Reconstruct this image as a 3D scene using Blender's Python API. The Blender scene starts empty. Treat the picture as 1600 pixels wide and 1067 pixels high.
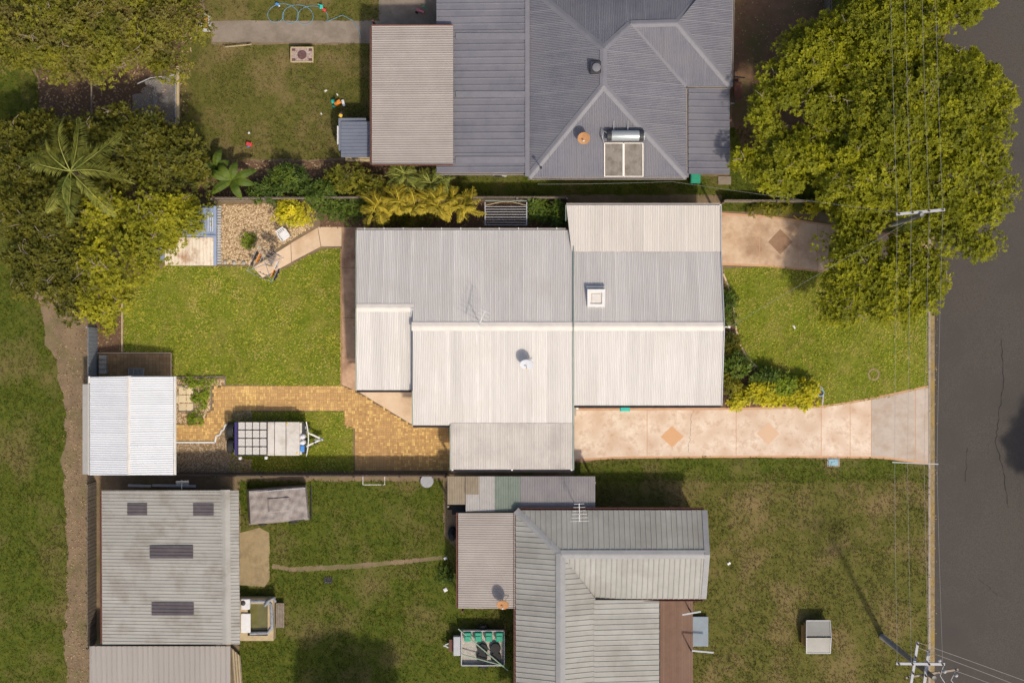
import bpy, math, random
import numpy as np
from mathutils import Vector

random.seed(7)
rng = np.random.default_rng(11)
SC = bpy.context.scene
COL = SC.collection

# ------------------------------------------------------------------ camera, sky, sun, exposure
H = 70.0            # height of the drone
S = 27.0            # photograph pixels per metre on the ground
CX, CY = 800.0, 533.5
cam = bpy.data.cameras.new('camera')
cam.sensor_width = 36.0
cam.lens = 36.0 * H / (1600.0 / S)
cam.clip_end = 2000
cam_o = bpy.data.objects.new('camera', cam)
COL.objects.link(cam_o)
cam_o.location = (0, 0, H)
SC.camera = cam_o

SUN_EL = math.radians(53)
SUN_H = Vector((0.45, -0.89)).normalized()
SUN = Vector((SUN_H.x * math.cos(SUN_EL), SUN_H.y * math.cos(SUN_EL), math.sin(SUN_EL)))
world = bpy.data.worlds.new('World'); SC.world = world; world.use_nodes = True
wn = world.node_tree.nodes; wl = world.node_tree.links; wn.clear()
sky = wn.new('ShaderNodeTexSky'); sky.sky_type = 'NISHITA'; sky.sun_disc = False
sky.dust_density = 4.0; sky.ozone_density = 0.7; sky.sun_elevation = SUN_EL; sky.sun_rotation = math.atan2(SUN_H.x, SUN_H.y)
bg = wn.new('ShaderNodeBackground'); bg.inputs['Strength'].default_value = 0.145
wo = wn.new('ShaderNodeOutputWorld')
wl.new(sky.outputs[0], bg.inputs[0]); wl.new(bg.outputs[0], wo.inputs[0])
sun = bpy.data.lights.new('sun', 'SUN'); sun.energy = 3.5; sun.angle = math.radians(3.0); sun.color = (1, 0.90, 0.75)
sun_o = bpy.data.objects.new('sun', sun); COL.objects.link(sun_o)
sun_o.rotation_euler = (-SUN).to_track_quat('-Z', 'Y').to_euler(); sun_o.location = (20, -40, 60)
SC.view_settings.view_transform = 'Standard'
SC.view_settings.look = 'None'
SC.view_settings.exposure = -0.12
SC.view_settings.gamma = 1.0

# ------------------------------------------------------------------ helpers
def W(px, py, z=0.0):
    f = (H - z) / H
    return Vector(((px - CX) / S * f, (CY - py) / S * f, z))

def WP(pts, z=0.0):
    return [W(x, y, z) for x, y in pts]

def mat(name, c1, c2=None, scale=2.0, rough=0.85, bump=0.0, bscale=40.0, metal=0.0, c3=None, s3=0.4,
        spread=(0.35, 0.65), rnd=0.0, tint=False, transl=0.0, alpha=1.0, spec=0.3, stretch=None):
    """procedural material: two colours mixed by world-space noise, optional third large-scale one,
    optional per-object brightness, optional per-face tint attribute"""
    m = bpy.data.materials.new(name); m.use_nodes = True
    nt = m.node_tree; n = nt.nodes; l = nt.links
    p = n['Principled BSDF']
    p.inputs['Roughness'].default_value = rough
    p.inputs['Metallic'].default_value = metal
    p.inputs['Specular IOR Level'].default_value = spec
    geo = n.new('ShaderNodeNewGeometry')
    pos = geo.outputs['Position']
    if stretch:
        mp = n.new('ShaderNodeMapping'); mp.inputs['Scale'].default_value = stretch
        l.new(pos, mp.inputs['Vector']); pos = mp.outputs[0]
    c2 = c2 or tuple(v * 0.8 for v in c1)
    ns = n.new('ShaderNodeTexNoise'); ns.inputs['Scale'].default_value = scale; ns.inputs['Detail'].default_value = 9
    ns.inputs['Roughness'].default_value = 0.74
    l.new(pos, ns.inputs['Vector'])
    mr = n.new('ShaderNodeMapRange'); mr.inputs['From Min'].default_value = spread[0]; mr.inputs['From Max'].default_value = spread[1]
    l.new(ns.outputs[0], mr.inputs['Value'])
    mx = n.new('ShaderNodeMix'); mx.data_type = 'RGBA'
    mx.inputs[6].default_value = (*c1, 1); mx.inputs[7].default_value = (*c2, 1)
    fac = mr.outputs[0]
    if tint:
        at = n.new('ShaderNodeAttribute'); at.attribute_name = 'tint'
        if tint == 'only':
            fac = at.outputs['Fac']
        else:
            a = n.new('ShaderNodeMath'); a.operation = 'ADD'; l.new(at.outputs['Fac'], a.inputs[0]); l.new(fac, a.inputs[1])
            h = n.new('ShaderNodeMath'); h.operation = 'MULTIPLY'; h.inputs[1].default_value = 0.5
            l.new(a.outputs[0], h.inputs[0]); fac = h.outputs[0]
    l.new(fac, mx.inputs[0])
    out = mx.outputs[2]
    if c3:
        n3 = n.new('ShaderNodeTexNoise'); n3.inputs['Scale'].default_value = s3; n3.inputs['Detail'].default_value = 8; n3.inputs['Roughness'].default_value = 0.66
        l.new(geo.outputs['Position'], n3.inputs['Vector'])
        m3 = n.new('ShaderNodeMapRange'); m3.inputs['From Min'].default_value = 0.48; m3.inputs['From Max'].default_value = 0.68
        l.new(n3.outputs[0], m3.inputs['Value'])
        x3 = n.new('ShaderNodeMix'); x3.data_type = 'RGBA'
        l.new(m3.outputs[0], x3.inputs[0]); l.new(out, x3.inputs[6]); x3.inputs[7].default_value = (*c3, 1)
        out = x3.outputs[2]
    if rnd:
        oi = n.new('ShaderNodeObjectInfo')
        r = n.new('ShaderNodeMapRange'); r.inputs['To Min'].default_value = 1 - rnd; r.inputs['To Max'].default_value = 1 + rnd
        l.new(oi.outputs['Random'], r.inputs['Value'])
        v = n.new('ShaderNodeVectorMath'); v.operation = 'SCALE'
        l.new(out, v.inputs[0]); l.new(r.outputs[0], v.inputs['Scale']); out = v.outputs[0]
    l.new(out, p.inputs['Base Color'])
    if bump:
        nb = n.new('ShaderNodeTexNoise'); nb.inputs['Scale'].default_value = bscale; nb.inputs['Detail'].default_value = 4
        l.new(geo.outputs['Position'], nb.inputs['Vector'])
        b = n.new('ShaderNodeBump'); b.inputs['Strength'].default_value = bump; b.inputs['Distance'].default_value = 0.03
        l.new(nb.outputs[0], b.inputs['Height']); l.new(b.outputs[0], p.inputs['Normal'])
    if transl:
        t = n.new('ShaderNodeBsdfTranslucent'); l.new(out, t.inputs['Color'])
        ms = n.new('ShaderNodeMixShader'); ms.inputs[0].default_value = transl
        l.new(p.outputs[0], ms.inputs[1]); l.new(t.outputs[0], ms.inputs[2])
        l.new(ms.outputs[0], n['Material Output'].inputs['Surface'])
    if alpha < 1:
        p.inputs['Alpha'].default_value = alpha
    return m

class MB:
    def __init__(s): s.v = []; s.f = []; s.t = []
    def face(s, pts, t=0.5):
        k = len(s.v); s.v += [tuple(p) for p in pts]; s.f.append(tuple(range(k, k + len(pts)))); s.t.append(t)
        return s
    def solid(s, bottom, top, t=0.5):
        k = len(s.v); n = len(bottom)
        s.v += [tuple(p) for p in bottom] + [tuple(p) for p in top]
        s.f.append(tuple(range(k + n - 1, k - 1, -1))); s.f.append(tuple(range(k + n, k + 2 * n)))
        for i in range(n):
            j = (i + 1) % n; s.f.append((k + i, k + j, k + n + j, k + n + i))
        s.t += [t] * (n + 2); return s
    def prism(s, poly, z0, z1, t=0.5):
        a = sum(poly[i][0] * poly[(i + 1) % len(poly)][1] - poly[(i + 1) % len(poly)][0] * poly[i][1] for i in range(len(poly)))
        if a < 0: poly = poly[::-1]
        return s.solid([(p[0], p[1], z0) for p in poly], [(p[0], p[1], z1) for p in poly], t)
    def box(s, c, d, rz=0.0, t=0.5, bev=0.0):
        cs, sn = math.cos(rz), math.sin(rz); x, y, z = d[0] / 2, d[1] / 2, d[2] / 2
        def q(a, b, w): return (c[0] + a * cs - b * sn, c[1] + a * sn + b * cs, c[2] + w)
        if not bev:
            return s.solid([q(-x, -y, -z), q(x, -y, -z), q(x, y, -z), q(-x, y, -z)], [q(-x, -y, z), q(x, -y, z), q(x, y, z), q(-x, y, z)], t)
        b = bev
        o = lambda xx, yy, zz: [q(-xx + b, -yy, zz), q(xx - b, -yy, zz), q(xx, -yy + b, zz), q(xx, yy - b, zz), q(xx - b, yy, zz), q(-xx + b, yy, zz), q(-xx, yy - b, zz), q(-xx, -yy + b, zz)]
        A = o(x, y, -z); B = o(x, y, z - b); C = o(x - b, y - b, z)
        k = len(s.v); s.v += A + B + C
        s.f.append(tuple(range(k + 7, k - 1, -1))); s.f.append(tuple(range(k + 16, k + 24)))
        for r in (0, 8):
            for i in range(8):
                j = (i + 1) % 8; s.f.append((k + r + i, k + r + j, k + r + 8 + j, k + r + 8 + i))
        s.t += [t] * 18; return s
    def tube(s, pts, r, n=6, t=0.5, r2=None):
        pts = [Vector(p) for p in pts]; k = len(s.v); m = len(pts)
        for i, p in enumerate(pts):
            d = (pts[min(i + 1, m - 1)] - pts[max(i - 1, 0)])
            d = d.normalized() if d.length > 1e-9 else Vector((0, 0, 1))
            a = d.cross(Vector((0, 0, 1)))
            if a.length < 1e-3: a = Vector((1, 0, 0))
            a.normalize(); b = d.cross(a)
            rr = r if r2 is None else r + (r2 - r) * i / max(1, m - 1)
            for j in range(n):
                g = 2 * math.pi * j / n
                s.v.append(tuple(p + a * (rr * math.cos(g)) + b * (rr * math.sin(g))))
        for i in range(m - 1):
            for j in range(n):
                q = (j + 1) % n
                s.f.append((k + i * n + j, k + i * n + q, k + (i + 1) * n + q, k + (i + 1) * n + j)); s.t.append(t)
        s.f.append(tuple(range(k, k + n))); s.f.append(tuple(range(k + (m - 1) * n + n - 1, k + (m - 1) * n - 1, -1))); s.t += [t, t]
        return s
    def beam(s, a, b, w, h, t=0.5):
        a = Vector(a); b = Vector(b); d = (b - a).normalized(); x = d.cross(Vector((0, 0, 1)))
        if x.length < 1e-3: x = Vector((1, 0, 0))
        x.normalize(); y = x.cross(d)
        o = [(-w / 2, -h / 2), (w / 2, -h / 2), (w / 2, h / 2), (-w / 2, h / 2)]
        return s.solid([a + x * p + y * q for p, q in o], [b + x * p + y * q for p, q in o], t)
    def lathe(s, c, prof, n=16, t=0.5, axis='z'):
        k = len(s.v)
        for r, z in prof:
            for j in range(n):
                g = 2 * math.pi * j / n; x, y = r * math.cos(g), r * math.sin(g)
                s.v.append((c[0] + x, c[1] + y, c[2] + z) if axis == 'z' else ((c[0] + z, c[1] + x, c[2] + y) if axis == 'x' else (c[0] + x, c[1] + z, c[2] + y)))
        for i in range(len(prof) - 1):
            for j in range(n):
                q = (j + 1) % n
                s.f.append((k + i * n + j, k + i * n + q, k + (i + 1) * n + q, k + (i + 1) * n + j)); s.t.append(t)
        s.f.append(tuple(range(k + n - 1, k - 1, -1))); m = len(prof) - 1
        s.f.append(tuple(range(k + m * n, k + m * n + n))); s.t += [t, t]
        return s

ORG = {}
def link(name, me, m, parent=None, loc=(0, 0, 0)):
    o = bpy.data.objects.new(name, me); COL.objects.link(o)
    if m is not None and not me.materials: me.materials.append(m)
    o.location = loc
    if parent is not None: o.parent = parent
    return o

def org(o):
    return Vector(ORG.get(o.name, (0, 0, 0)))

def build(mb, name, m, parent=None, smooth=False, kind=None):
    """one mesh object; vertices are given in world space. Child meshes share the origin of their thing."""
    if parent is not None: og = org(parent)
    else:
        a = np.array(mb.v); og = Vector((float(a[:, 0].mean()), float(a[:, 1].mean()), float(a[:, 2].min())))
    me = bpy.data.meshes.new(name)
    me.from_pydata([(p[0] - og[0], p[1] - og[1], p[2] - og[2]) for p in mb.v], [], mb.f)
    at = me.attributes.new('tint', 'FLOAT', 'FACE'); at.data.foreach_set('value', mb.t)
    if smooth: me.shade_smooth()
    o = link(name, me, m, parent, (0, 0, 0) if parent is not None else og)
    ORG[o.name] = tuple(og)
    if kind: o['kind'] = kind
    return o

def tag(o, label, cat=None, group=None, kind=None):
    o['label'] = label
    if cat: o['category'] = cat
    if group: o['group'] = group
    if kind: o['kind'] = kind
    return o

def thing(name, label, cat, loc, group=None):
    o = bpy.data.objects.new(name, None); COL.objects.link(o); o.location = loc
    o.empty_display_size = 0.3
    ORG[o.name] = tuple(loc)
    return tag(o, label, cat, group)

def mesh_np(name, V, F, T, m, parent=None, kind=None):
    """fast mesh of triangles from numpy arrays (world space)"""
    og = org(parent) if parent is not None else Vector((float(V[:, 0].mean()), float(V[:, 1].mean()), float(V[:, 2].min())))
    V = V - np.array(og)[None]
    me = bpy.data.meshes.new(name); nf = len(F)
    me.vertices.add(len(V)); me.vertices.foreach_set('co', V.astype(np.float32).ravel())
    me.loops.add(nf * 3); me.loops.foreach_set('vertex_index', F.astype(np.int32).ravel())
    me.polygons.add(nf); me.polygons.foreach_set('loop_start', np.arange(0, nf * 3, 3, dtype=np.int32))
    me.update(calc_edges=True)
    at = me.attributes.new('tint', 'FLOAT', 'FACE'); at.data.foreach_set('value', np.clip(T, 0, 1).astype(np.float32))
    o = link(name, me, m, parent, (0, 0, 0) if parent is not None else og)
    ORG[o.name] = tuple(og)
    if kind: o['kind'] = kind
    return o

def struct(mb, name, m, label=None):
    o = build(mb, name, m); o['kind'] = 'structure'
    if label: o['label'] = label
    return o

def inside(px, py, poly):
    r = np.zeros(len(px), bool); n = len(poly)
    for i in range(n):
        x0, y0 = poly[i]; x1, y1 = poly[(i + 1) % n]
        c = ((y0 > py) != (y1 > py)) & (px < (x1 - x0) * (py - y0) / ((y1 - y0) if y1 != y0 else 1e-9) + x0)
        r ^= c
    return r

def wobble(poly, amp=2.0, step=14):
    """break the long edges of a pixel polygon up into an uneven line"""
    out = []
    for i in range(len(poly)):
        a = poly[i]; b = poly[(i + 1) % len(poly)]
        d = math.hypot(b[0] - a[0], b[1] - a[1]); n = max(1, int(d / step))
        for k in range(n):
            t = k / n; j = amp if k else 0
            out.append((a[0] + (b[0] - a[0]) * t + random.uniform(-j, j), a[1] + (b[1] - a[1]) * t + random.uniform(-j, j)))
    return out

def vnoise(x, y, sc, seed=0):
    """smooth value noise for patch colours"""
    r = np.random.default_rng(seed); g = r.random((64, 64))
    u = x * sc + 200; v = y * sc + 200
    iu = np.floor(u).astype(int); iv = np.floor(v).astype(int); fu = u - iu; fv = v - iv
    fu = fu * fu * (3 - 2 * fu); fv = fv * fv * (3 - 2 * fv)
    G = lambda a, b: g[a % 64, b % 64]
    return (G(iu, iv) * (1 - fu) * (1 - fv) + G(iu + 1, iv) * fu * (1 - fv) + G(iu, iv + 1) * (1 - fu) * fv + G(iu + 1, iv + 1) * fu * fv)

# ------------------------------------------------------------------ materials
M = {}
M['dirt'] = mat('dirt', (0.15, 0.105, 0.065), (0.23, 0.165, 0.10), 1.2, bump=0.6, bscale=14, c3=(0.12, 0.11, 0.04), s3=0.5)
M['mulch'] = mat('mulch', (0.085, 0.05, 0.03), (0.17, 0.10, 0.06), 9, bump=0.9, bscale=25)
M['red_soil'] = mat('red_soil', (0.13, 0.07, 0.04), (0.19, 0.11, 0.065), 2.5, bump=0.6, bscale=20, c3=(0.10, 0.09, 0.03))
M['lawn'] = mat('lawn', (0.075, 0.115, 0.008), (0.18, 0.20, 0.018), 4.0, bump=1.0, bscale=14, c3=(0.21, 0.195, 0.04), s3=0.55, spec=0.1)
M['lawn_dry_darkened'] = mat('lawn_dry_darkened', (0.062, 0.072, 0.012), (0.13, 0.115, 0.030), 2.2, bump=0.9, bscale=16, c3=(0.185, 0.135, 0.06), s3=0.4, spec=0.1)  # neighbours' drier grass; darkening of the surroundings is put into the colour
M['lawn_lush_darkened'] = mat('lawn_lush_darkened', (0.042, 0.066, 0.007), (0.10, 0.108, 0.016), 2.2, bump=0.9, bscale=16, c3=(0.14, 0.115, 0.04), s3=0.4, spec=0.1)  # greener grass round the lot, its colour likewise dimmed for the darkened surroundings
M['blade'] = mat('grass_blades', (0.085, 0.145, 0.006), (0.68, 0.63, 0.10), 5.0, tint=True, transl=0.3, c3=(0.56, 0.46, 0.15), s3=0.8, spec=0.15)
M['blade_dry_darkened'] = mat('grass_blades_dry_darkened', (0.035, 0.055, 0.006), (0.21, 0.17, 0.055), 2.0, tint=True, transl=0.25, c3=(0.20, 0.15, 0.07), s3=0.4, spec=0.15)  # dry blades dimmed in colour too, like the ground under them
M['blade_lush_darkened'] = mat('grass_blades_lush_darkened', (0.025, 0.055, 0.004), (0.16, 0.165, 0.022), 2.0, tint=True, transl=0.25, c3=(0.15, 0.125, 0.045), s3=0.4, spec=0.15)  # same dimming of the surroundings put into the greener blades
M['asphalt'] = mat('asphalt', (0.046, 0.040, 0.035), (0.105, 0.091, 0.080), 14, bump=0.6, bscale=70, c3=(0.060, 0.053, 0.048), s3=0.22, rough=0.92, spread=(.3, .8))
M['kerb'] = mat('kerb_concrete', (0.34, 0.29, 0.24), (0.24, 0.20, 0.16), 3, bump=0.3)
M['litter'] = mat('gutter_litter', (0.30, 0.23, 0.13), (0.16, 0.12, 0.05), 5, bump=0.5, c3=(0.30, 0.20, 0.05), s3=1.2)
M['drive'] = mat('peach_concrete', (0.52, 0.375, 0.275), (0.70, 0.60, 0.49), 2.2, bump=0.25, bscale=50, c3=(0.47, 0.315, 0.21), s3=1.1, rnd=0.06, spread=(.38, .62))
M['cross'] = mat('grey_brown_crossover', (0.40, 0.33, 0.275), (0.47, 0.40, 0.34), 1.8, bump=0.2, bscale=50, c3=(0.36, 0.27, 0.20), s3=0.8, rnd=0.04)
M['inlay_faded'] = mat('faded_inlay', (0.60, 0.40, 0.26), (0.55, 0.39, 0.27), 3)
M['drive_edge'] = mat('terracotta_edging', (0.55, 0.32, 0.18), (0.45, 0.26, 0.15), 3, bump=0.2)
M['inlay'] = mat('terracotta_inlay', (0.60, 0.34, 0.17), (0.54, 0.32, 0.18), 3)
M['drive2'] = mat('weathered_pink_concrete', (0.46, 0.31, 0.20), (0.60, 0.45, 0.32), 1.1, bump=0.2, bscale=40, c3=(0.33, 0.21, 0.13), s3=0.6, rnd=0.05)
M['inlay2'] = mat('dark_brown_inlay', (0.24, 0.14, 0.085), (0.30, 0.19, 0.12), 3)
M['path'] = mat('stained_path', (0.40, 0.25, 0.16), (0.52, 0.34, 0.22), 1.6, bump=0.25, bscale=30, c3=(0.27, 0.16, 0.10), s3=0.9, rnd=0.05)
M['path_light'] = mat('sandy_concrete', (0.58, 0.42, 0.28), (0.64, 0.49, 0.35), 1.5, bump=0.15, c3=(0.48, 0.33, 0.2), s3=0.7, rnd=0.03)
M['grey_conc'] = mat('grey_concrete', (0.20, 0.165, 0.13), (0.26, 0.215, 0.17), 1.5, bump=0.25, c3=(0.15, 0.12, 0.09), s3=0.6)
M['sand_conc'] = mat('sandy_slab', (0.32, 0.24, 0.13), (0.25, 0.19, 0.11), 2.0, bump=0.3, c3=(0.20, 0.15, 0.08), s3=1.0)
M['paver'] = mat('clay_pavers', (0.36, 0.195, 0.080), (0.72, 0.475, 0.17), 0.8, tint='only', bump=0.25, c3=(0.48, 0.285, 0.12), s3=0.35)
M['paver_old'] = mat('old_square_pavers', (0.20, 0.12, 0.06), (0.42, 0.27, 0.13), 1.3, tint=True, bump=0.3)
M['joint'] = mat('joint_sand', (0.20, 0.13, 0.06), (0.26, 0.17, 0.08), 6, bump=0.3)
M['slab_pale'] = mat('pale_stepping_stone', (0.66, 0.55, 0.36), (0.56, 0.46, 0.30), 4, bump=0.2, rnd=0.05)
M['pebble'] = mat('river_pebbles', (0.22, 0.14, 0.08), (0.68, 0.53, 0.34), 3, tint='only')
M['pebble_dark'] = mat('brown_gravel', (0.11, 0.08, 0.055), (0.50, 0.38, 0.25), 3, tint='only')
M['grey_stone'] = mat('grey_block', (0.45, 0.42, 0.38), (0.28, 0.26, 0.23), 8, bump=0.5)
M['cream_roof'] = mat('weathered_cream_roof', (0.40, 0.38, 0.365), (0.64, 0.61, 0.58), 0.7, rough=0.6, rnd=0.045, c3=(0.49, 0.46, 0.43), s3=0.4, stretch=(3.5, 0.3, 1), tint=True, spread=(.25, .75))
M['cream_roof2'] = mat('cream_awning_roof', (0.46, 0.42, 0.375), (0.68, 0.63, 0.57), 0.8, rough=0.6, rnd=0.03, stretch=(1, 0.25, 1), tint=True, spread=(.25, .75))
M['carport_roof'] = mat('dusty_carport_roof', (0.37, 0.34, 0.31), (0.56, 0.52, 0.48), 0.9, rough=0.6, rnd=0.03, c3=(0.37, 0.335, 0.31), s3=0.7, tint=True, spread=(.25, .75))
M['cream_trim'] = mat('cream_flashing', (0.66, 0.61, 0.55), (0.56, 0.52, 0.48), 1.5, rough=0.5)
M['green_trim'] = mat('green_barge', (0.16, 0.22, 0.19), (0.24, 0.28, 0.25), 2, rough=0.5)
M['dark_gutter'] = mat('dark_gutter', (0.05, 0.045, 0.055), (0.09, 0.08, 0.085), 3, rough=0.5)
M['white_shed'] = mat('white_shed_sheet', (0.50, 0.515, 0.54), (0.61, 0.625, 0.65), 0.8, rough=0.5, rnd=0.02, tint=True)
M['white_paint'] = mat('white_paint', (0.72, 0.71, 0.69), (0.60, 0.59, 0.57), 3, rough=0.5)
M['slate_roof'] = mat('slate_grey_roof', (0.105, 0.105, 0.128), (0.19, 0.187, 0.21), 0.6, rough=0.55, rnd=0.03, c3=(0.155, 0.15, 0.165), s3=0.3, tint=True)
M['slate_trim'] = mat('slate_flashing', (0.185, 0.18, 0.20), (0.15, 0.15, 0.17), 1.5, rough=0.5)
M['taupe_roof'] = mat('taupe_patio_roof', (0.25, 0.22, 0.20), (0.34, 0.305, 0.28), 0.7, rough=0.55, rnd=0.03, tint=True)
M['zinc_roof'] = mat('dull_zinc_roof', (0.24, 0.235, 0.215), (0.35, 0.345, 0.32), 0.6, rough=0.55, rnd=0.05, c3=(0.24, 0.23, 0.205), s3=0.4, tint=True)
M['zinc_trim'] = mat('zinc_flashing', (0.27, 0.27, 0.275), (0.22, 0.22, 0.225), 1.5, rough=0.5)
M['shed_roof'] = mat('weathered_shed_roof', (0.26, 0.25, 0.23), (0.38, 0.37, 0.34), 0.9, rough=0.55, rnd=0.06, c3=(0.235, 0.215, 0.185), s3=0.8, stretch=(0.3, 1, 1), tint=True)
M['shed_roof2'] = mat('dusty_leanto_roof', (0.31, 0.285, 0.265), (0.26, 0.24, 0.22), 0.6, rough=0.55, rnd=0.035, stretch=(1, 0.3, 1), tint=True)
M['skylight'] = mat('smoked_skylight', (0.075, 0.065, 0.07), (0.11, 0.095, 0.10), 2, rough=0.3)
M['rust'] = mat('rust_brown_trim', (0.17, 0.07, 0.05), (0.11, 0.05, 0.04), 4)
M['brick_wall'] = mat('painted_wall', (0.42, 0.36, 0.28), (0.37, 0.32, 0.25), 2, bump=0.2)
M['grey_wall'] = mat('grey_wall', (0.33, 0.32, 0.30), (0.28, 0.27, 0.26), 2)
M['glass'] = mat('window_glass', (0.04, 0.05, 0.06), (0.06, 0.07, 0.08), 1, rough=0.08, spec=0.6)
M['frame'] = mat('window_frame', (0.55, 0.54, 0.52), (0.5, 0.49, 0.47), 2, rough=0.5)
M['timber'] = mat('grey_timber', (0.24, 0.20, 0.16), (0.16, 0.13, 0.10), 5, bump=0.4, stretch=(1, 1, 0.2))
M['pale_timber'] = mat('pale_timber', (0.46, 0.37, 0.22), (0.36, 0.28, 0.17), 4, bump=0.3)
M['deck'] = mat('brown_decking', (0.145, 0.085, 0.062), (0.20, 0.125, 0.09), 1.6, tint=True, bump=0.3)
M['steel'] = mat('galvanised_steel', (0.42, 0.43, 0.45), (0.34, 0.35, 0.36), 4, rough=0.4, metal=0.6)
M['grey_paint'] = mat('pale_grey_paint', (0.40, 0.41, 0.43), (0.34, 0.345, 0.36), 3, rough=0.5)
M['blue_shed'] = mat('blue_grey_steel', (0.26, 0.32, 0.45), (0.20, 0.25, 0.36), 2, rough=0.5, rnd=0.04)
M['white_rust'] = mat('flaking_white_sheet', (0.68, 0.61, 0.50), (0.60, 0.52, 0.42), 2, rough=0.7, c3=(0.36, 0.22, 0.13), s3=1.6, rnd=0.06)
M['black'] = mat('black_rubber', (0.018, 0.018, 0.019), (0.03, 0.03, 0.03), 6, rough=0.75)
M['black_paint'] = mat('black_paint', (0.03, 0.03, 0.034), (0.045, 0.045, 0.05), 4, rough=0.5)
M['navy'] = mat('navy_paint', (0.05, 0.035, 0.16), (0.04, 0.03, 0.12), 3, rough=0.4)
M['blue'] = mat('blue_plastic', (0.08, 0.26, 0.62), (0.06, 0.20, 0.5), 4, rough=0.4)
M['light_blue'] = mat('pale_blue_plastic', (0.25, 0.42, 0.50), (0.2, 0.35, 0.42), 4, rough=0.5)
M['teal'] = mat('teal_plastic', (0.04, 0.50, 0.40), (0.03, 0.42, 0.33), 4, rough=0.45)
M['green_bin'] = mat('green_plastic', (0.03, 0.30, 0.19), (0.025, 0.24, 0.15), 4, rough=0.45)
M['red'] = mat('red_plastic', (0.55, 0.06, 0.05), (0.45, 0.05, 0.05), 4, rough=0.45)
M['orange'] = mat('orange_cloth', (0.75, 0.27, 0.03), (0.6, 0.2, 0.03), 4)
M['pink'] = mat('pink_plastic', (0.6, 0.18, 0.22), (0.5, 0.15, 0.2), 4, rough=0.5)
M['yellow'] = mat('yellow_plastic', (0.7, 0.45, 0.04), (0.6, 0.38, 0.04), 4, rough=0.5)
M['white_plastic'] = mat('white_plastic', (0.68, 0.68, 0.69), (0.58, 0.58, 0.6), 5, rough=0.45)
M['purple_cloth'] = mat('dark_purple_cloth', (0.05, 0.03, 0.10), (0.03, 0.025, 0.05), 5)
M['dish_orange'] = mat('rusty_dish', (0.40, 0.21, 0.085), (0.30, 0.15, 0.07), 6, rough=0.7)
M['dish_white'] = mat('pale_dish', (0.55, 0.57, 0.62), (0.48, 0.5, 0.55), 4, rough=0.5)
M['dish_yellow'] = mat('yellow_lnb', (0.8, 0.62, 0.2), (0.7, 0.52, 0.18), 4)
M['tank'] = mat('tank_steel', (0.42, 0.45, 0.45), (0.36, 0.39, 0.39), 2, rough=0.35, metal=0.4)
M['collector'] = mat('solar_collector', (0.20, 0.175, 0.155), (0.14, 0.12, 0.10), 3.0, rough=0.6, c3=(0.09, 0.075, 0.06), s3=1.6, stretch=(3, .5, 1))
M['tarp'] = mat('dusty_grey_tarp', (0.27, 0.235, 0.22), (0.21, 0.18, 0.165), 2.5, bump=0.5, bscale=6, c3=(0.32, 0.29, 0.27), s3=1.5)
M['net'] = mat('grey_shade_net', (0.40, 0.39, 0.38), (0.34, 0.33, 0.32), 8, alpha=0.34)
M['mesh_white'] = mat('white_mesh', (0.62, 0.585, 0.54), (0.52, 0.49, 0.45), 20, rough=0.6)
M['water'] = mat('murky_spa_water', (0.10, 0.095, 0.035), (0.15, 0.14, 0.05), 2, rough=0.12, spec=0.5)
M['liner'] = mat('spa_liner', (0.32, 0.34, 0.37), (0.12, 0.13, 0.16), 6, rough=0.5)
M['bark'] = mat('bark', (0.17, 0.12, 0.085), (0.10, 0.07, 0.05), 6, bump=0.6)
M['twig'] = mat('bare_twig', (0.34, 0.27, 0.21), (0.24, 0.19, 0.14), 6)
M['wire'] = mat('aluminium_wire', (0.30, 0.29, 0.28), (0.24, 0.24, 0.23), 6, rough=0.6)
M['pole'] = mat('grey_pole_timber', (0.26, 0.25, 0.235), (0.19, 0.18, 0.17), 3, bump=0.3)
M['ceramic'] = mat('brown_insulator', (0.12, 0.07, 0.05), (0.09, 0.05, 0.04), 6, rough=0.3)
M['straw'] = mat('straw_orange_wood', (0.36, 0.21, 0.06), (0.28, 0.16, 0.05), 6)
M['hose'] = mat('blue_hose', (0.16, 0.28, 0.34), (0.12, 0.22, 0.28), 5, rough=0.5)
M['rug'] = mat('mosaic_pattern', (0.40, 0.33, 0.29), (0.26, 0.18, 0.15), 9, spread=(0.45, 0.55))
M['dark_mosaic'] = mat('dark_mosaic', (0.06, 0.03, 0.03), (0.16, 0.09, 0.08), 14)
def leafmat(name, lo, hi, tr=0.3, c3=None, s3=.3):
    M[name] = mat(name, lo, hi, 1.0, tint=True, transl=tr, rough=0.55, spec=0.25, c3=c3, s3=s3)
leafmat('leaf_street', (0.020, 0.042, 0.004), (0.46, 0.45, 0.014), .4, (0.17, 0.185, 0.010), .45)
leafmat('leaf_yellow', (0.05, 0.07, 0.006), (0.62, 0.57, 0.03), .4, (0.22, 0.23, 0.02), .8)
leafmat('leaf_olive', (0.035, 0.055, 0.007), (0.38, 0.35, 0.03), .4, (0.20, 0.16, 0.05), .6)
leafmat('leaf_dark', (0.020, 0.036, 0.005), (0.22, 0.20, 0.02), .35)
leafmat('leaf_palm', (0.09, 0.14, 0.016), (0.44, 0.44, 0.10))
leafmat('leaf_weed', (0.07, 0.12, 0.010), (0.34, 0.42, 0.03))
leafmat('leaf_goldpalm', (0.16, 0.15, 0.010), (0.70, 0.55, 0.06))
leafmat('leaf_green', (0.025, 0.055, 0.010), (0.16, 0.22, 0.025))
leafmat('leaf_lime', (0.15, 0.18, 0.010), (0.80, 0.68, 0.03))

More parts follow.
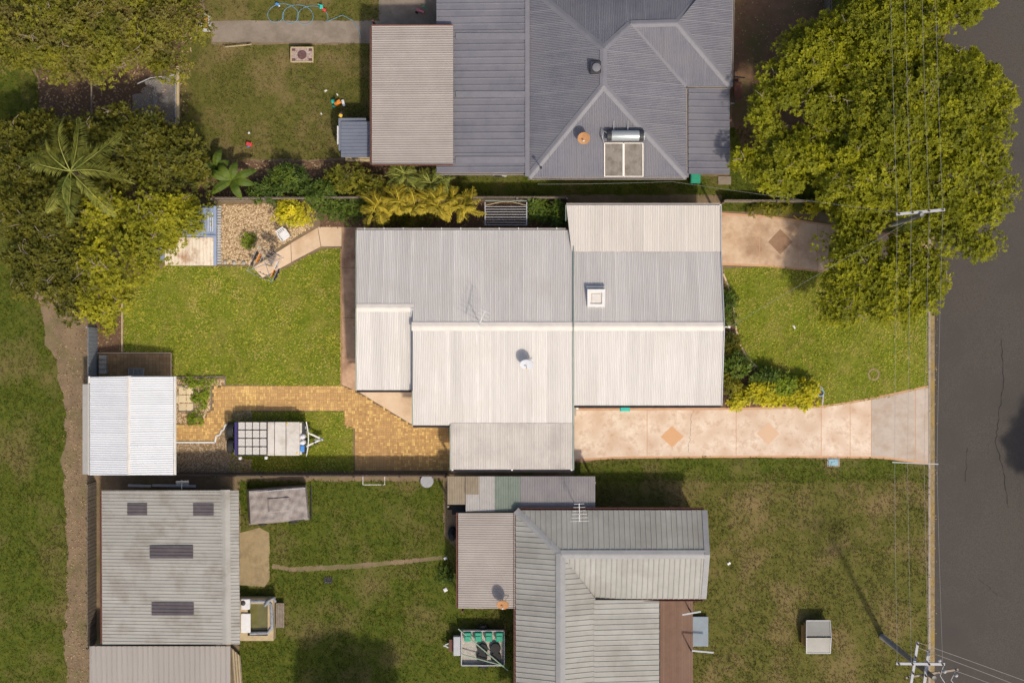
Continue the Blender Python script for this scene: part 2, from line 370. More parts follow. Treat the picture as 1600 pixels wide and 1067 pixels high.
# ------------------------------------------------------------------ ground, lawns, roads
mb = MB(); mb.face([(-300, -300, -0.35), (300, -300, -0.35), (300, 300, -0.35), (-300, 300, -0.35)])
struct(mb, 'ground', M['dirt'], 'bare earth reaching to the horizon')
KX = W(1450, 0).x            # back of the kerb
mb = MB(); mb.solid([(-120, -80, -0.34), (KX, -80, -0.34), (KX, 80, -0.34), (-120, 80, -0.34)], [(-120, -80, 0), (KX, -80, 0), (KX, 80, 0), (-120, 80, 0)])
struct(mb, 'terrain', M['dirt'], 'bare brown earth of the house lots')
RX0, RX1 = W(1461, 0).x, W(1700, 0).x
mb = MB(); mb.solid([(RX0, -80, -0.34), (RX1, -80, -0.34), (RX1, 80, -0.34), (RX0, 80, -0.34)], [(RX0, -80, -0.125), (RX1, -80, -0.125), (RX1, 80, -0.125), (RX0, 80, -0.125)])
road = struct(mb, 'road', M['asphalt'], 'dark grey asphalt street along the right side')
mb = MB(); mb.prism([(RX1 + .5, -80), (120, -80), (120, 80), (RX1 + .5, 80)], -0.34, 0.0)
struct(mb, 'far_verge', M['lawn_dry_darkened'], 'grass verge on the far side of the street')

def crack(pts, w=.03):
    mb = MB(); q = []
    for (x, y), (x2, y2) in zip(pts, pts[1:]):
        for t in np.linspace(0, 1, 9)[:-1]: q.append((x + (x2 - x) * t + random.uniform(-1.6, 1.6), y + (y2 - y) * t))
    for a, b in zip(q, q[1:]):
        A, B = W(*a, -.121), W(*b, -.121); k = w * random.uniform(.4, 1.2)
        mb.face([A - Vector((k, 0, 0)), A + Vector((k, 0, 0)), B + Vector((k, 0, 0)), B - Vector((k, 0, 0))])
    build(mb, 'crack', mat('bitumen_crack', (.022, .02, .018), (.03, .027, .025), 6), road)
crack([(1565, 530), (1569, 600), (1560, 650), (1556, 690), (1570, 745), (1576, 800)])
crack([(1512, 700), (1508, 760)], .02); crack([(1530, 905), (1560, 930), (1590, 935)], .02)

PATCH = {}
def patch(name, poly, z, m, label, wob=0.0, kind='structure'):
    if wob: poly = wobble(poly, wob)
    PATCH[label] = poly
    mb = MB(); mb.prism([W(x, y) for x, y in poly], z - 0.003, z)
    o = build(mb, name, m); o['kind'] = kind; o['label'] = label
    return poly

park = patch('park_lawn', [(-120, -60), (45, -60), (50, 90), (62, 180), (30, 300), (45, 420), (70, 520), (100, 620), (98, 760), (106, 860), (100, 960), (104, 1140), (-120, 1140)], 0.006, M['lawn_lush_darkened'], 'green park grass along the left edge', 5)
patch('dirt_track', [(72, 470), (140, 480), (146, 750), (146, 1140), (98, 1140), (104, 960), (100, 860), (96, 760), (98, 620)], 0.003, M['dirt'], 'bare dirt strip between the park grass and the sheds', 4)
rear = patch('rear_lawn', [(193, 440), (262, 416), (395, 417), (412, 437), (503, 389), (532, 389), (532, 603), (353, 601), (353, 588), (270, 588), (268, 551), (193, 549)], 0.007, M['lawn'], 'bright green back lawn of the house', 0.8)
trl = patch('trailer_lawn', [(360, 643), (537, 643), (539, 666), (552, 667), (552, 736), (360, 736)], 0.007, M['lawn'], 'grass patch under the camper trailer', 0.8)
front = patch('front_lawn', [(1131, 420), (1200, 417), (1290, 426), (1380, 434), (1449, 436), (1449, 605), (1372, 622), (1330, 629), (1284, 637), (1284, 606), (1262, 592), (1200, 585), (1180, 575), (1160, 553), (1150, 515), (1143, 470), (1133, 445)], 0.007, M['lawn'], 'bright green front lawn beside the street', 0.8)
strip = patch('verge_lawn', [(899, 722), (960, 717), (1200, 715), (1380, 718), (1449, 726), (1449, 752), (899, 752)], 0.007, M['lawn_lush_darkened'], 'narrow grass strip below the lower driveway', 2.5)
low = patch('neighbour_front_lawn', [(930, 746), (1449, 746), (1449, 1140), (1030, 1140), (1000, 900), (930, 800)], 0.0045, M['lawn_dry_darkened'], 'patchy olive front lawn of the lower neighbour', 0.8)
mid = patch('neighbour_back_lawn', [(375, 752), (692, 752), (694, 838), (716, 850), (716, 950), (806, 950), (806, 1140), (360, 1140), (375, 1000)], 0.007, M['lawn_lush_darkened'], 'green back lawn of the lower neighbour', 2)
top = patch('upper_back_lawn', [(283, 60), (330, 45), (330, 70), (580, 70), (580, 248), (320, 250), (283, 200)], 0.007, M['lawn_dry_darkened'], 'olive back lawn of the upper neighbour', 2)
top2 = patch('upper_corner_lawn', [(320, -60), (592, -60), (592, 33), (320, 33)], 0.007, M['lawn_dry_darkened'], 'grass strip above the grey concrete path', 1.5)
side = patch('side_lawn', [(700, 270), (1140, 276), (1140, 200), (1200, 190), (1300, 300), (1300, 333), (1128, 330), (1128, 305), (700, 305)], 0.006, M['lawn_lush_darkened'], 'shaded grass strip between the two houses', 1.5)
vergeT = patch('street_verge_lawn', [(1300, -60), (1449, -60), (1449, 372), (1360, 356), (1300, 340)], 0.006, M['lawn_lush_darkened'], 'grass verge under the big street tree', 1.5)
patch('red_soil_bed', [(1143, -60), (1300, -60), (1300, 225), (1160, 232), (1143, 180)], 0.009, M['red_soil'], 'bare reddish soil beside the grey hip roof', 3)
patch('mulch_ground', [(50, -60), (325, -60), (300, 60), (282, 110), (282, 250), (330, 252), (700, 252), (700, 312), (140, 312), (60, 300), (62, 180)], 0.003, M['mulch'], 'dark leaf mulch under the back trees', 3)
patch('side_mulch', [(500, 316), (884, 316), (884, 357), (500, 357)], 0.010, M['mulch'], 'dark mulch bed between house and fence', 1)
patch('left_bed', [(146, 430), (190, 430), (190, 551), (152, 551)], 0.010, M['mulch'], 'mulched bed along the left fence', 1)
patch('front_bed', [(1128, 430), (1134, 446), (1143, 470), (1150, 515), (1160, 553), (1180, 575), (1200, 585), (1262, 592), (1282, 606), (1283, 637), (898, 639), (898, 625), (1100, 600)], 0.010, M['mulch'], 'curved mulched garden bed in front of the house', 0.6)
patch('upper_pad', [(592, -60), (684, -60), (684, 41), (592, 41)], 0.010, M['grey_conc'], 'dark concrete pad at the corner of the grey house')
patch('concrete_path', [(332, 33), (592, 33), (592, 68), (332, 66)], 0.014, M['grey_conc'], 'grey concrete path crossing the upper back yard', 0.8)
patch('sandy_pad', [(374, 832), (405, 824), (421, 832), (421, 905), (414, 916), (374, 914)], 0.014, M['sand_conc'], 'sandy concrete pad beside the lower left shed', 0.8)
patch('worn_track', [(425, 880), (455, 886), (560, 880), (690, 868), (692, 874), (560, 888), (455, 893), (425, 888)], 0.0095, M['dirt'], 'worn foot track across the lower back lawn', 1.2)
patch('bare_patch', [(676, 760), (692, 762), (694, 838), (712, 856), (716, 760)], 0.012, M['dirt'], 'bare ground beside the lower carport', 1.5)

# kerb and gutter, in segments between joints
kerb = thing('kerb', 'pale concrete kerb along the edge of the street', 'kerb', (KX, 0, -0.3)); kerb['kind'] = 'structure'
del kerb['category']
ys = list(np.arange(-40, 40, 2.4))
segk = MB(); segk.box((KX + .07, 0, -.10), (.14, 2.38, .29), bev=0.02)
ref = None
for y in ys:
    if ref is None:
        ref = build(segk, 'kerb_segment', M['kerb'], kerb); ref.location = (0, y + 1.2, 0)
    else:
        c = link('kerb_segment', ref.data, None, kerb, (0, y + 1.2, 0))
mb = MB(); mb.face([(KX + .141, -40, -.10), (RX0 + .02, -40, -.118), (RX0 + .02, 40, -.118), (KX + .141, 40, -.10)])
build(mb, 'gutter_channel', M['litter'], kerb)

# ---------- driveways: slabs between control joints, edging, diamond inlays
def lerp_line(line, x):
    for (x0, y0), (x1, y1) in zip(line, line[1:]):
        if x0 <= x <= x1: return y0 + (y1 - y0) * (x - x0) / (x1 - x0)
    return line[0][1] if x < line[0][0] else line[-1][1]

def driveway(name, label, top_l, bot_l, joints, m, m_edge, inlays, m_in, z=0.03, edge=3.2):
    o = thing(name, label, 'driveway', W((joints[0] + joints[-1]) / 2, 670 if bot_l[0][1] > 600 else 380, 0))
    o['kind'] = 'structure'; del o['category']
    base = MB()
    xs = sorted(set([joints[0]] + [p[0] for p in top_l + bot_l if joints[0] < p[0] < joints[-1]] + [joints[-1]]))
    base.prism([W(x, lerp_line(top_l, x) - edge) for x in xs] + [W(x, lerp_line(bot_l, x) + edge) for x in xs[::-1]], 0.002, z - 0.008)
    build(base, 'edging', m_edge, o)
    for a, b in zip(joints, joints[1:]):
        g = 0.45
        xx = [a + g] + [x for x in np.linspace(a, b, 8)[1:-1]] + [b - g]
        mb = MB(); mb.prism([W(x, lerp_line(top_l, x)) for x in xx] + [W(x, lerp_line(bot_l, x)) for x in xx[::-1]], 0.002, z)
        build(mb, 'slab', m if a < 1360 or joints[0] > 1000 else M['cross'], o)
    for cx, cy, rx, ry in inlays:
        mb = MB(); mb.prism(WP([(cx - rx, cy), (cx, cy - ry), (cx + rx, cy), (cx, cy + ry)]), z - 0.01, z + 0.005)
        build(mb, 'inlay', m_in if cx < 1100 or joints[0] > 1000 else M['inlay_faded'], o)
    return o
driveway('driveway', 'long peach concrete driveway with diamond inlays below the house',
         [(700, 664), (897, 641), (1150, 640), (1280, 637), (1330, 630), (1372, 622), (1451, 605)],
         [(700, 735), (897, 717), (960, 713), (1200, 711), (1380, 713), (1451, 722)],
         [704, 800, 897, 1011, 1150, 1283, 1328, 1361, 1430, 1451], M['drive'], M['drive_edge'],
         [(1050, 682, 18, 16.5), (1200, 677, 18, 17.5)], M['inlay'])
dwy = [x for x in bpy.data.objects if x.get('label', '').startswith('long peach')][0]
q = [(1082 + random.uniform(-2, 2) - i * .35, 641 + i * 3.5) for i in range(20)]
mb = MB()
for a, b in zip(q, q[1:]): mb.beam(W(*a, .0305), W(*b, .0305), .022 * random.uniform(.5, 1.3), .004)
build(mb, 'crack', M['timber'] if 'timber' in M else M['inlay2'], dwy)
driveway('driveway', 'weathered pink concrete driveway with one dark diamond above the front lawn',
         [(1100, 334), (1200, 340), (1270, 350), (1340, 361), (1451, 376)], [(1100, 410), (1200, 414), (1280, 422), (1345, 428), (1451, 434)],
         [1100, 1187, 1247, 1277, 1340, 1400, 1451], M['drive2'], M['drive_edge'], [(1219, 378, 19, 20)], M['inlay2'])

# ---------- path by the back of the house
o = thing('garden_path', 'reddish concrete path round the back lawn', 'path', W(545, 480, 0)); o['kind'] = 'structure'; del o['category']
for nm, poly, m in [('slab', [(534.5, 355), (575, 355), (575, 418), (534.5, 418)], 'path'), ('slab', [(534.5, 418.8), (575, 418.8), (575, 496), (534.5, 496)], 'path'),
                    ('slab', [(534.5, 496.8), (575, 496.8), (575, 603), (560, 612), (534.5, 601)], 'path'),
                    ('slab', [(497, 355), (533.8, 355), (533.8, 385), (502, 385)], 'path_light'), ('slab', [(455, 380), (496.2, 356), (501, 385.5), (456, 409)], 'path_light'),
                    ('slab', [(396, 418), (454, 381), (455, 410), (410, 434)], 'path_light'),
                    ('slab', [(562, 613), (578, 604), (655, 604), (655, 662), (642, 662)], 'path_light')]:
    mb = MB(); mb.prism(WP(poly), 0.002, 0.028); build(mb, nm, M[m], o)
mb = MB()
mb.beam(W(533, 389, .02), W(533, 602, .02), .05, .05); build(mb, 'edging', M['drive_edge'], o)

# ---------- brick paving: bricks as real pieces, joined (about 6 by 3 pixels each)
pav_poly = [(353, 603), (536, 603), (560, 614), (642, 664), (703, 664), (703, 735), (554, 735), (554, 667), (540, 666), (538, 642), (365, 641), (363, 655), (353, 664), (349, 672), (341, 678), (337, 690), (274, 690), (274, 664), (307, 664), (309, 656), (321, 655), (325, 645), (332, 640), (333, 606)]
o = thing('brick_paving', 'yellow and brown clay brick paving behind the carport', 'paving', W(500, 640, 0)); o['kind'] = 'structure'; del o['category']
mb = MB(); mb.prism(WP(pav_poly), 0.002, 0.02); build(mb, 'bedding', M['joint'], o)
wp = [tuple(W(x, y)[:2]) for x, y in pav_poly]
bl, bw = 0.204, 0.102
mb = MB()
x0, y0, x1, y1 = min(p[0] for p in wp), min(p[1] for p in wp), max(p[0] for p in wp), max(p[1] for p in wp)
cell = 2 * bw
ci = 0
cands = []
for i in range(int((x1 - x0) / cell) + 1):
    for j in range(int((y1 - y0) / cell) + 1):
        cx, cy = x0 + (i + .5) * cell, y0 + (j + .5) * cell
        for k in (-1, 1):
            if (i + j) % 2: cands.append((cx, cy + k * bw / 2, bl - .012, bw - .012))
            else: cands.append((cx + k * bw / 2, cy, bw - .012, bl - .012))
ca = np.array(cands)
ok = inside(ca[:, 0], ca[:, 1], wp)
pn = vnoise(ca[:, 0], ca[:, 1], 0.45, 3)
for (cx, cy, a, b), k, nz in zip(cands, ok, pn):
    if not k: continue
    r = random.random()
    t = min(1, max(0, (0.36 + random.uniform(-.2, .2) if r < .72 else 0.82 + random.uniform(-.15, .2)) + (nz - .5) * .45))
    z = 0.034 + random.uniform(-.003, .003)
    mb.box((cx, cy, z - .012), (a, b, .024), random.uniform(-.02, .02), t)
b = build(mb, 'brick', M['paver'], o, kind='stuff')
# white edging stones at the stepped border
mb = MB()
seq = [(274, 691), (336, 691), (338, 681), (344, 679), (346, 673), (350, 671), (352, 664), (357, 662)]
for a, c in zip(seq, seq[1:]): mb.beam(W(*a, .05), W(*c, .05), .09, .10)
tag(build(mb, 'garden_edging', M['white_paint']), 'white stepped edging between brick paving and brown gravel', 'edging')

o = thing('square_paving', 'old brown square pavers above the white roofed garage', 'paving', W(210, 570, 0)); o['kind'] = 'structure'; del o['category']
mb = MB(); mb.prism(WP([(154, 553), (266, 553), (268, 594), (154, 594)]), 0.002, 0.02); build(mb, 'bedding', M['joint'], o)
mb = MB()
for i in range(20):
    for j in range(7):
        c = W(157 + i * 5.6, 556 + j * 5.6, .026)
        if c.x < W(266, 0).x: mb.box(c, (.195, .195, .022), 0, min(1, max(0, random.gauss(.35 + .35 * (i > 12), .2))))  # right-hand pavers lighter: the sunlit part is put into their tint
build(mb, 'paver', M['paver_old'], o, kind='stuff')
mb = MB(); mb.beam(W(152, 551.5, .04), W(268, 551.5, .04), .06, .08); mb.beam(W(267.5, 552, .04), W(267.5, 590, .04), .06, .08); build(mb, 'edging', M['path_light'], o)

# ---------- pebbles and gravel
def pebbles(label, poly, n, m, z0, size=(0.03, 0.07), bedm=None, name='gravel_bed'):
    mb = MB(); mb.prism(WP(poly), 0.002, z0); base = build(mb, name, bedm or M['joint']); base['kind'] = 'structure'; base['label'] = label
    wpp = [tuple(W(x, y)[:2]) for x, y in poly]; a = np.array(wpp)
    P = rng.uniform(a.min(0), a.max(0), (n * 3, 2)); P = P[inside(P[:, 0], P[:, 1], wpp)][:n]; k = len(P)
    r = rng.uniform(size[0], size[1], k); ang = rng.uniform(0, 6.28, k); asp = rng.uniform(.55, 1, k)
    g = np.arange(5) * 2 * np.pi / 5
    X = np.cos(g)[None] * r[:, None]; Y = np.sin(g)[None] * (r * asp)[:, None]
    ca, sa = np.cos(ang)[:, None], np.sin(ang)[:, None]
    V = np.zeros((k, 6, 3)); V[:, :5, 0] = P[:, :1] + X * ca - Y * sa; V[:, :5, 1] = P[:, 1:] + X * sa + Y * ca
    V[:, :5, 2] = z0 - .01; V[:, 5, :2] = P; V[:, 5, 2] = z0 + r * rng.uniform(.5, .9, k)
    F = np.array([[i, (i + 1) % 5, 5] for i in range(5)])[None] + (np.arange(k) * 6)[:, None, None]
    T = np.repeat(np.clip(rng.beta(2, 1.6, k), 0, 1), 5)
    o = mesh_np('pebble', V.reshape(-1, 3), F.reshape(-1, 3), T, m, base, 'stuff')
    return base
pebbles('pale river pebbles beside the rotary clothesline', [(346, 320), (440, 318), (470, 345), (492, 353), (440, 383), (395, 413), (346, 412)], 5200, M['pebble'], .02)
pebbles('pebbles and weeds round the stepping stones', [(274, 591), (351, 591), (351, 601), (331, 603), (329, 639), (323, 643), (319, 653), (307, 654), (305, 662), (274, 662)], 1500, M['pebble'], .02)
pebbles('brown gravel between the garage and the trailer', [(274, 693), (337, 693), (341, 682), (352, 667), (362, 665), (362, 712), (393, 718), (393, 738), (274, 738)], 2400, M['pebble_dark'], .02)
pebbles('small gravel square above the camper trailer', [(362, 642), (393, 642), (393, 656), (362, 656)], 320, M['pebble_dark'], .02)

# ---------- grass blades standing on the lawns
def grass(label, poly, dens, m, seed, ln=(0.06, 0.15), name='grass', hole=None):
    wpp = [tuple(W(x, y)[:2]) for x, y in poly]; a = np.array(wpp); cc_ = a.mean(0); a = cc_ + (a - cc_) * 1.009; wpp = [tuple(p) for p in a]
    lo = np.maximum(a.min(0), (-33, -23)); hi = np.minimum(a.max(0), (33, 23))
    n = int(dens * (hi[0] - lo[0]) * (hi[1] - lo[1]))
    P = rng.uniform(lo, hi, (n, 2)); P = P[inside(P[:, 0], P[:, 1], wpp)]
    for hp in (hole or []):
        hw = [tuple(W(x, y)[:2]) for x, y in hp]; P = P[~inside(P[:, 0], P[:, 1], hw)]
    thin = vnoise(P[:, 0], P[:, 1], 0.9, seed + 5)
    P = P[rng.random(len(P)) < np.clip(.35 + thin * 1.1, 0, 1)]
    k = len(P); B = 3
    ang = rng.uniform(0, 6.28, (k, B)); L = rng.uniform(*ln, (k, B)) * (0.7 + 0.6 * vnoise(P[:, 0], P[:, 1], .7, seed))[:, None]; tl = rng.uniform(.5, 1.35, (k, B)); w = .021
    weed = (rng.random(k) < .035) & (vnoise(P[:, 0], P[:, 1], .8, seed + 9) > .45)
    L[weed] *= 1.9
    dx, dy = np.cos(ang), np.sin(ang)
    V = np.zeros((k, B, 3, 3))
    V[..., 0, 0] = P[:, :1] - dy * w; V[..., 0, 1] = P[:, 1:] + dx * w
    V[..., 1, 0] = P[:, :1] + dy * w; V[..., 1, 1] = P[:, 1:] - dx * w
    V[..., :2, 2] = .006
    V[..., 2, 0] = P[:, :1] + dx * L * np.sin(tl); V[..., 2, 1] = P[:, 1:] + dy * L * np.sin(tl); V[..., 2, 2] = .01 + L * np.cos(tl)
    F = np.arange(k * B * 3).reshape(-1, 3)
    T = .5 * vnoise(P[:, 0], P[:, 1], .5, seed + 1) + .5 * vnoise(P[:, 0], P[:, 1], 2.2, seed + 2)
    T = T + .35 * (vnoise(P[:, 0], P[:, 1], 1.1, seed + 4) - .5) - .35 * weed
    T = np.repeat(T, B) + np.repeat(rng.normal(0, .2, k), B) + rng.normal(0, .22, k * B)
    o = mesh_np(name, V.reshape(-1, 3), F, T, m)
    tag(o, label, kind='stuff'); o['category'] = 'grass'
    return o
grass('short bright blades of the back lawn', rear, 115, M['blade'], 1)
grass('short blades round the camper trailer', trl, 115, M['blade'], 2)
grass('short bright blades of the front lawn', front, 115, M['blade'], 3)
grass('blades on the strip below the lower driveway', strip, 80, M['blade_lush_darkened'], 4)
grass('dry, darkened olive blades on the lower front lawn', low, 70, M['blade_dry_darkened'], 5)
grass('lush, darkened blades on the lower back lawn', mid, 80, M['blade_lush_darkened'], 6, ln=(.06, .15), hole=[[(425, 880), (455, 886), (560, 880), (690, 868), (692, 874), (560, 888), (455, 893), (425, 888)], [(374, 824), (421, 824), (421, 916), (374, 916)]])
grass('dry, darkened blades on the upper back lawn', top, 70, M['blade_dry_darkened'], 7)
grass('dry, darkened blades above the grey concrete path', top2, 55, M['blade_dry_darkened'], 8)
grass('tall blades of the park grass', park, 70, M['blade_lush_darkened'], 9, ln=(.07, .17))
grass('shaded blades between the two houses', side, 60, M['blade_lush_darkened'], 10)
grass('verge blades under the street tree', vergeT, 30, M['blade_lush_darkened'], 12)

# ------------------------------------------------------------------ roofs
CORR = ('corr', 0.0953, 0.018)      # fine corrugation
RIB = ('rib', 0.29, 0.034)          # wide pan with ribs
RIB2 = ('rib', 0.19, 0.028)

def clip(poly, a, b, c):
    """keep the side a*u + b*v <= c"""
    out = []
    for i in range(len(poly)):
        p = poly[i]; q = poly[(i + 1) % len(poly)]
        dp = a * p[0] + b * p[1] - c; dq = a * q[0] + b * q[1] - c
        if dp <= 0: out.append(p)
        if dp * dq < 0:
            t = dp / (dp - dq); out.append((p[0] + (q[0] - p[0]) * t, p[1] + (q[1] - p[1]) * t))
    return out

def plane_of(pts):
    n = Vector((0, 0, 0))
    for i in range(len(pts)):
        a, b = pts[i], pts[(i + 1) % len(pts)]
        n += Vector(((a.y - b.y) * (a.z + b.z), (a.z - b.z) * (a.x + b.x), (a.x - b.x) * (a.y + b.y)))
    n.normalize()
    if n.z < 0: n = -n
    return n, sum(pts, Vector()) / len(pts)

def sheets(root, roof, pts, slope, prof, width, m, off=0.0, lift=0.012, deck=None, name='roof_sheet'):
    """cover the planar roof face pts with separate metal sheets running along the direction slope"""
    n, c = plane_of(pts)
    v = Vector((slope[0], slope[1], 0)); v = (v - n * v.dot(n)).normalized(); u = v.cross(n).normalized()
    P = [((p - c).dot(u), (p - c).dot(v)) for p in pts]
    umin = min(p[0] for p in P); umax = max(p[0] for p in P)
    kind, pitch, hgt = prof
    if deck is not None:
        deck.solid([p - n * 0.05 for p in (pts if n.dot((pts[1] - pts[0]).cross(pts[2] - pts[1])) > 0 else pts[::-1])],
                   [p - n * 0.004 for p in (pts if n.dot((pts[1] - pts[0]).cross(pts[2] - pts[1])) > 0 else pts[::-1])])
    k = 0; s0 = umin - (off % width)
    while s0 < umax - 1e-4:
        s1 = s0 + width; br = []; cnt = int(round(width / pitch))
        pw = width / cnt
        for i in range(cnt):
            q = s0 + i * pw
            if kind == 'corr': br += [(q, 0.0), (q + pw * .5, hgt)]
            else: br += [(q, 0.0), (q + pw * .72, 0.0), (q + pw * .80, hgt), (q + pw * .92, hgt)]
        br.append((s1, 0.006)); mb = MB()
        if kind == 'corr': br[1] = (br[1][0], hgt * 1.45)
        sag = random.uniform(-.002, .002); base_t = random.gauss(.42, .08)
        for (a, ha), (b, hb) in zip(br, br[1:]):
            if b <= umin or a >= umax: continue
            poly = clip(clip(P, -1, 0, -a), 1, 0, b)
            if len(poly) < 3: continue
            q3 = [c + u * p[0] + v * p[1] + n * (lift + sag + ha + (hb - ha) * (p[0] - a) / (b - a)) for p in poly]
            if (q3[1] - q3[0]).cross(q3[2] - q3[1]).dot(n) < 0: q3 = q3[::-1]
            mb.face(q3, 1.0 if (kind == 'corr' and a < s0 + pw * .9) else min(1, max(0, base_t + random.gauss(0, .13))))  # sun on the raised lap is put into its lighter tint
        if mb.f:
            o = build(mb, name, m, roof)
        s0 = s1; k += 1

def cap(mb, a, b, w=0.22, h=0.05, lift=0.035):
    """folded ridge or hip cap from a to b"""
    a = Vector(a); b = Vector(b); d = (b - a).normalized(); s = d.cross(Vector((0, 0, 1))).normalized()
    up = Vector((0, 0, lift)); dn = Vector((0, 0, lift - h))
    A = [a - s * w + dn, a - s * w * .15 + up, a + s * w * .15 + up, a + s * w + dn]
    B = [p + (b - a) for p in A]
    for i in range(3): mb.face([A[i], A[i + 1], B[i + 1], B[i]])
    mb.face(A[::-1]); mb.face(B)

def gutter(mb, a, b, out, w=0.12, h=0.10):
    """open gutter channel; out is the horizontal direction away from the building"""
    a = Vector(a); b = Vector(b); o = Vector((out[0], out[1], 0)).normalized()
    dz = Vector((0, 0, -0.045))
    for (p, q, r) in ((0.005, -h, -h + .015), (w - .02, -h, .01), (0.002, -h, -.01)):
        ww = w if r < -h + .02 else .018
        A = [a + o * p + dz + Vector((0, 0, q)), a + o * (p + ww) + dz + Vector((0, 0, q)), a + o * (p + ww) + dz + Vector((0, 0, r)), a + o * p + dz + Vector((0, 0, r))]
        mb.solid(A, [x + (b - a) for x in A])

def gutters(root, m, runs):
    for a, b, d in runs:
        mb = MB(); gutter(mb, a, b, d); build(mb, 'gutter', M[m], root)

def walls(root, poly, z1, m, z0=0.0, name='wall'):
    mb = MB(); mb.prism(poly, z0, z1); return build(mb, name, m, root)

def window(root, c, d, w=1.4, h=1.1, door=False):
    """window or door on a wall at point c (on the wall face), facing direction d"""
    d = Vector((d[0], d[1], 0)).normalized(); s = Vector((-d.y, d.x, 0)); c = Vector(c)
    rz = math.atan2(s.y, s.x)
    fr = MB()
    for k in (-1, 1):
        fr.box(c + s * (k * (w / 2 + .03)) + d * .03, (.06, .08, h + .12), rz); fr.box(c + d * .03 + Vector((0, 0, k * (h / 2 + .03))), (w, .08, .06), rz)
    pn = MB(); pn.box(c + d * .015, (w, .03, h), rz)
    if door:
        q = build(pn, 'door', M['grey_paint'], root); build(fr, 'frame', M['frame'], q)
        hd = MB(); hd.box(c + s * (w / 2 - .1) + d * .06, (.12, .05, .04), rz); build(hd, 'handle', M['steel'], q)
    else:
        fr.box(c + d * .03, (.04, .06, h), rz)
        q = build(fr, 'window', M['frame'], root); build(pn, 'pane', M['glass'], q)

def posts(root, pts, z1, m, r=.05):
    for p in pts:
        mb = MB(); mb.box((p[0], p[1], z1 / 2), (2 * r, 2 * r, z1)); build(mb, 'post', m, root)

def inset(poly, d):
    cx = sum(p[0] for p in poly) / len(poly); cy = sum(p[1] for p in poly) / len(poly)
    return [(p[0] + (d if p[0] < cx else -d), p[1] + (d if p[1] < cy else -d)) for p in poly]

# ---------------- the main house
ZR = 4.2
house = thing('house', 'house with a wide weathered cream iron roof, in the middle of the lot', 'house', W(850, 520, 0))
zw, ze = ZR - 1.68, ZR - 1.32          # west eave and east eave
deck = MB()
roof = build(MB().box(W(800, 510, ZR - .3), (3, .08, .08)), 'roof', M['timber'], house)
def z_w(py): return ZR - 1.68 * abs(510 - py) / 150.0
zg = z_w(481)
A = [W(557, 360, zw), W(645, 360, zw), W(645, 481, zg), W(557, 481, zg)]
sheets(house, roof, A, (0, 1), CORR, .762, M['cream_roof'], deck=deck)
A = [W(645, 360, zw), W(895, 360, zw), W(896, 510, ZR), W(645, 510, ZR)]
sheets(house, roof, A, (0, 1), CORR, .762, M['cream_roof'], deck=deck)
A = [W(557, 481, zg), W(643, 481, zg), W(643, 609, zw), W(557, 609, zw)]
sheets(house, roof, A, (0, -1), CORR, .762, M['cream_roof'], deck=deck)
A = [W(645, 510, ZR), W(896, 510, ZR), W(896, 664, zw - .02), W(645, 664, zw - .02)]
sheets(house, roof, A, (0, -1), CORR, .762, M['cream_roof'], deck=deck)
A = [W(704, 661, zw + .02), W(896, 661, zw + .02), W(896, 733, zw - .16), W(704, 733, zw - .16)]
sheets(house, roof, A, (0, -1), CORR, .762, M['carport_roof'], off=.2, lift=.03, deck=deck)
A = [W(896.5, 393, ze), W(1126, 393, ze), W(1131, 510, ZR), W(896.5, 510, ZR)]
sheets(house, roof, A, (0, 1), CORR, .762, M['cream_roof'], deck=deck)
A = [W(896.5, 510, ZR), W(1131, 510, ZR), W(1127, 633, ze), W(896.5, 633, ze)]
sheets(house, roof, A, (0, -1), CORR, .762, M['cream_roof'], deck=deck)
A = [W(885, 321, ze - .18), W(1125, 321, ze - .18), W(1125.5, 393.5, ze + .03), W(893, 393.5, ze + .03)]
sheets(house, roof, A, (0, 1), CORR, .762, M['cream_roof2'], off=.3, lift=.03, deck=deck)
build(deck, 'roof_deck', M['timber'], house)
mb = MB(); cap(mb, W(643, 510, ZR), W(1131, 510, ZR), .24); cap(mb, W(557, 481, zg), W(646, 481, zg), .22); build(mb, 'ridge_cap', M['cream_trim'], house)
# barge flashings up the gable ends and over the joint of the two roofs
mb = MB()
for a, b in [((896, 341, z_w(341)), (896, 510, ZR)), ((896, 510, ZR), (896, 664, zw)), ((896, 664, zw), (896, 734, zw - .16))]:
    mb.beam(W(*a) + Vector((0, 0, .07)), W(*b) + Vector((0, 0, .07)), .07, .09)
for a, b in [((556.5, 360, zw), (556.5, 481, zg)), ((556.5, 481, zg), (556.5, 609, zw)), ((644.5, 610, z_w(610)), (644.5, 664, zw)), ((703.5, 664, zw), (703.5, 734, zw - .16)), ((884, 321, ze - .18), (884, 345, ze - .11))]:
    mb.beam(W(*a) + Vector((0, 0, .05)), W(*b) + Vector((0, 0, .05)), .05, .14)
build(mb, 'barge_board', M['green_trim'], house)
mb = MB()
for a, b in [((1126.5, 321, ze - .18), (1126.5, 393, ze)), ((1126.5, 393, ze), (1131.5, 510, ZR)), ((1131.5, 510, ZR), (1127.5, 633, ze))]:
    mb.beam(W(*a) + Vector((0, 0, .03)), W(*b) + Vector((0, 0, .03)), .05, .14)
mb.beam(W(644, 481, zg + .05), W(644, 608, zw + .05), .16, .06)
mb.face([W(645.2, 481, zg), W(645.2, 510, ZR - .02), W(645.2, 609, zw)])
build(mb, 'barge_flashing', M['grey_paint'], house)
mb = MB()
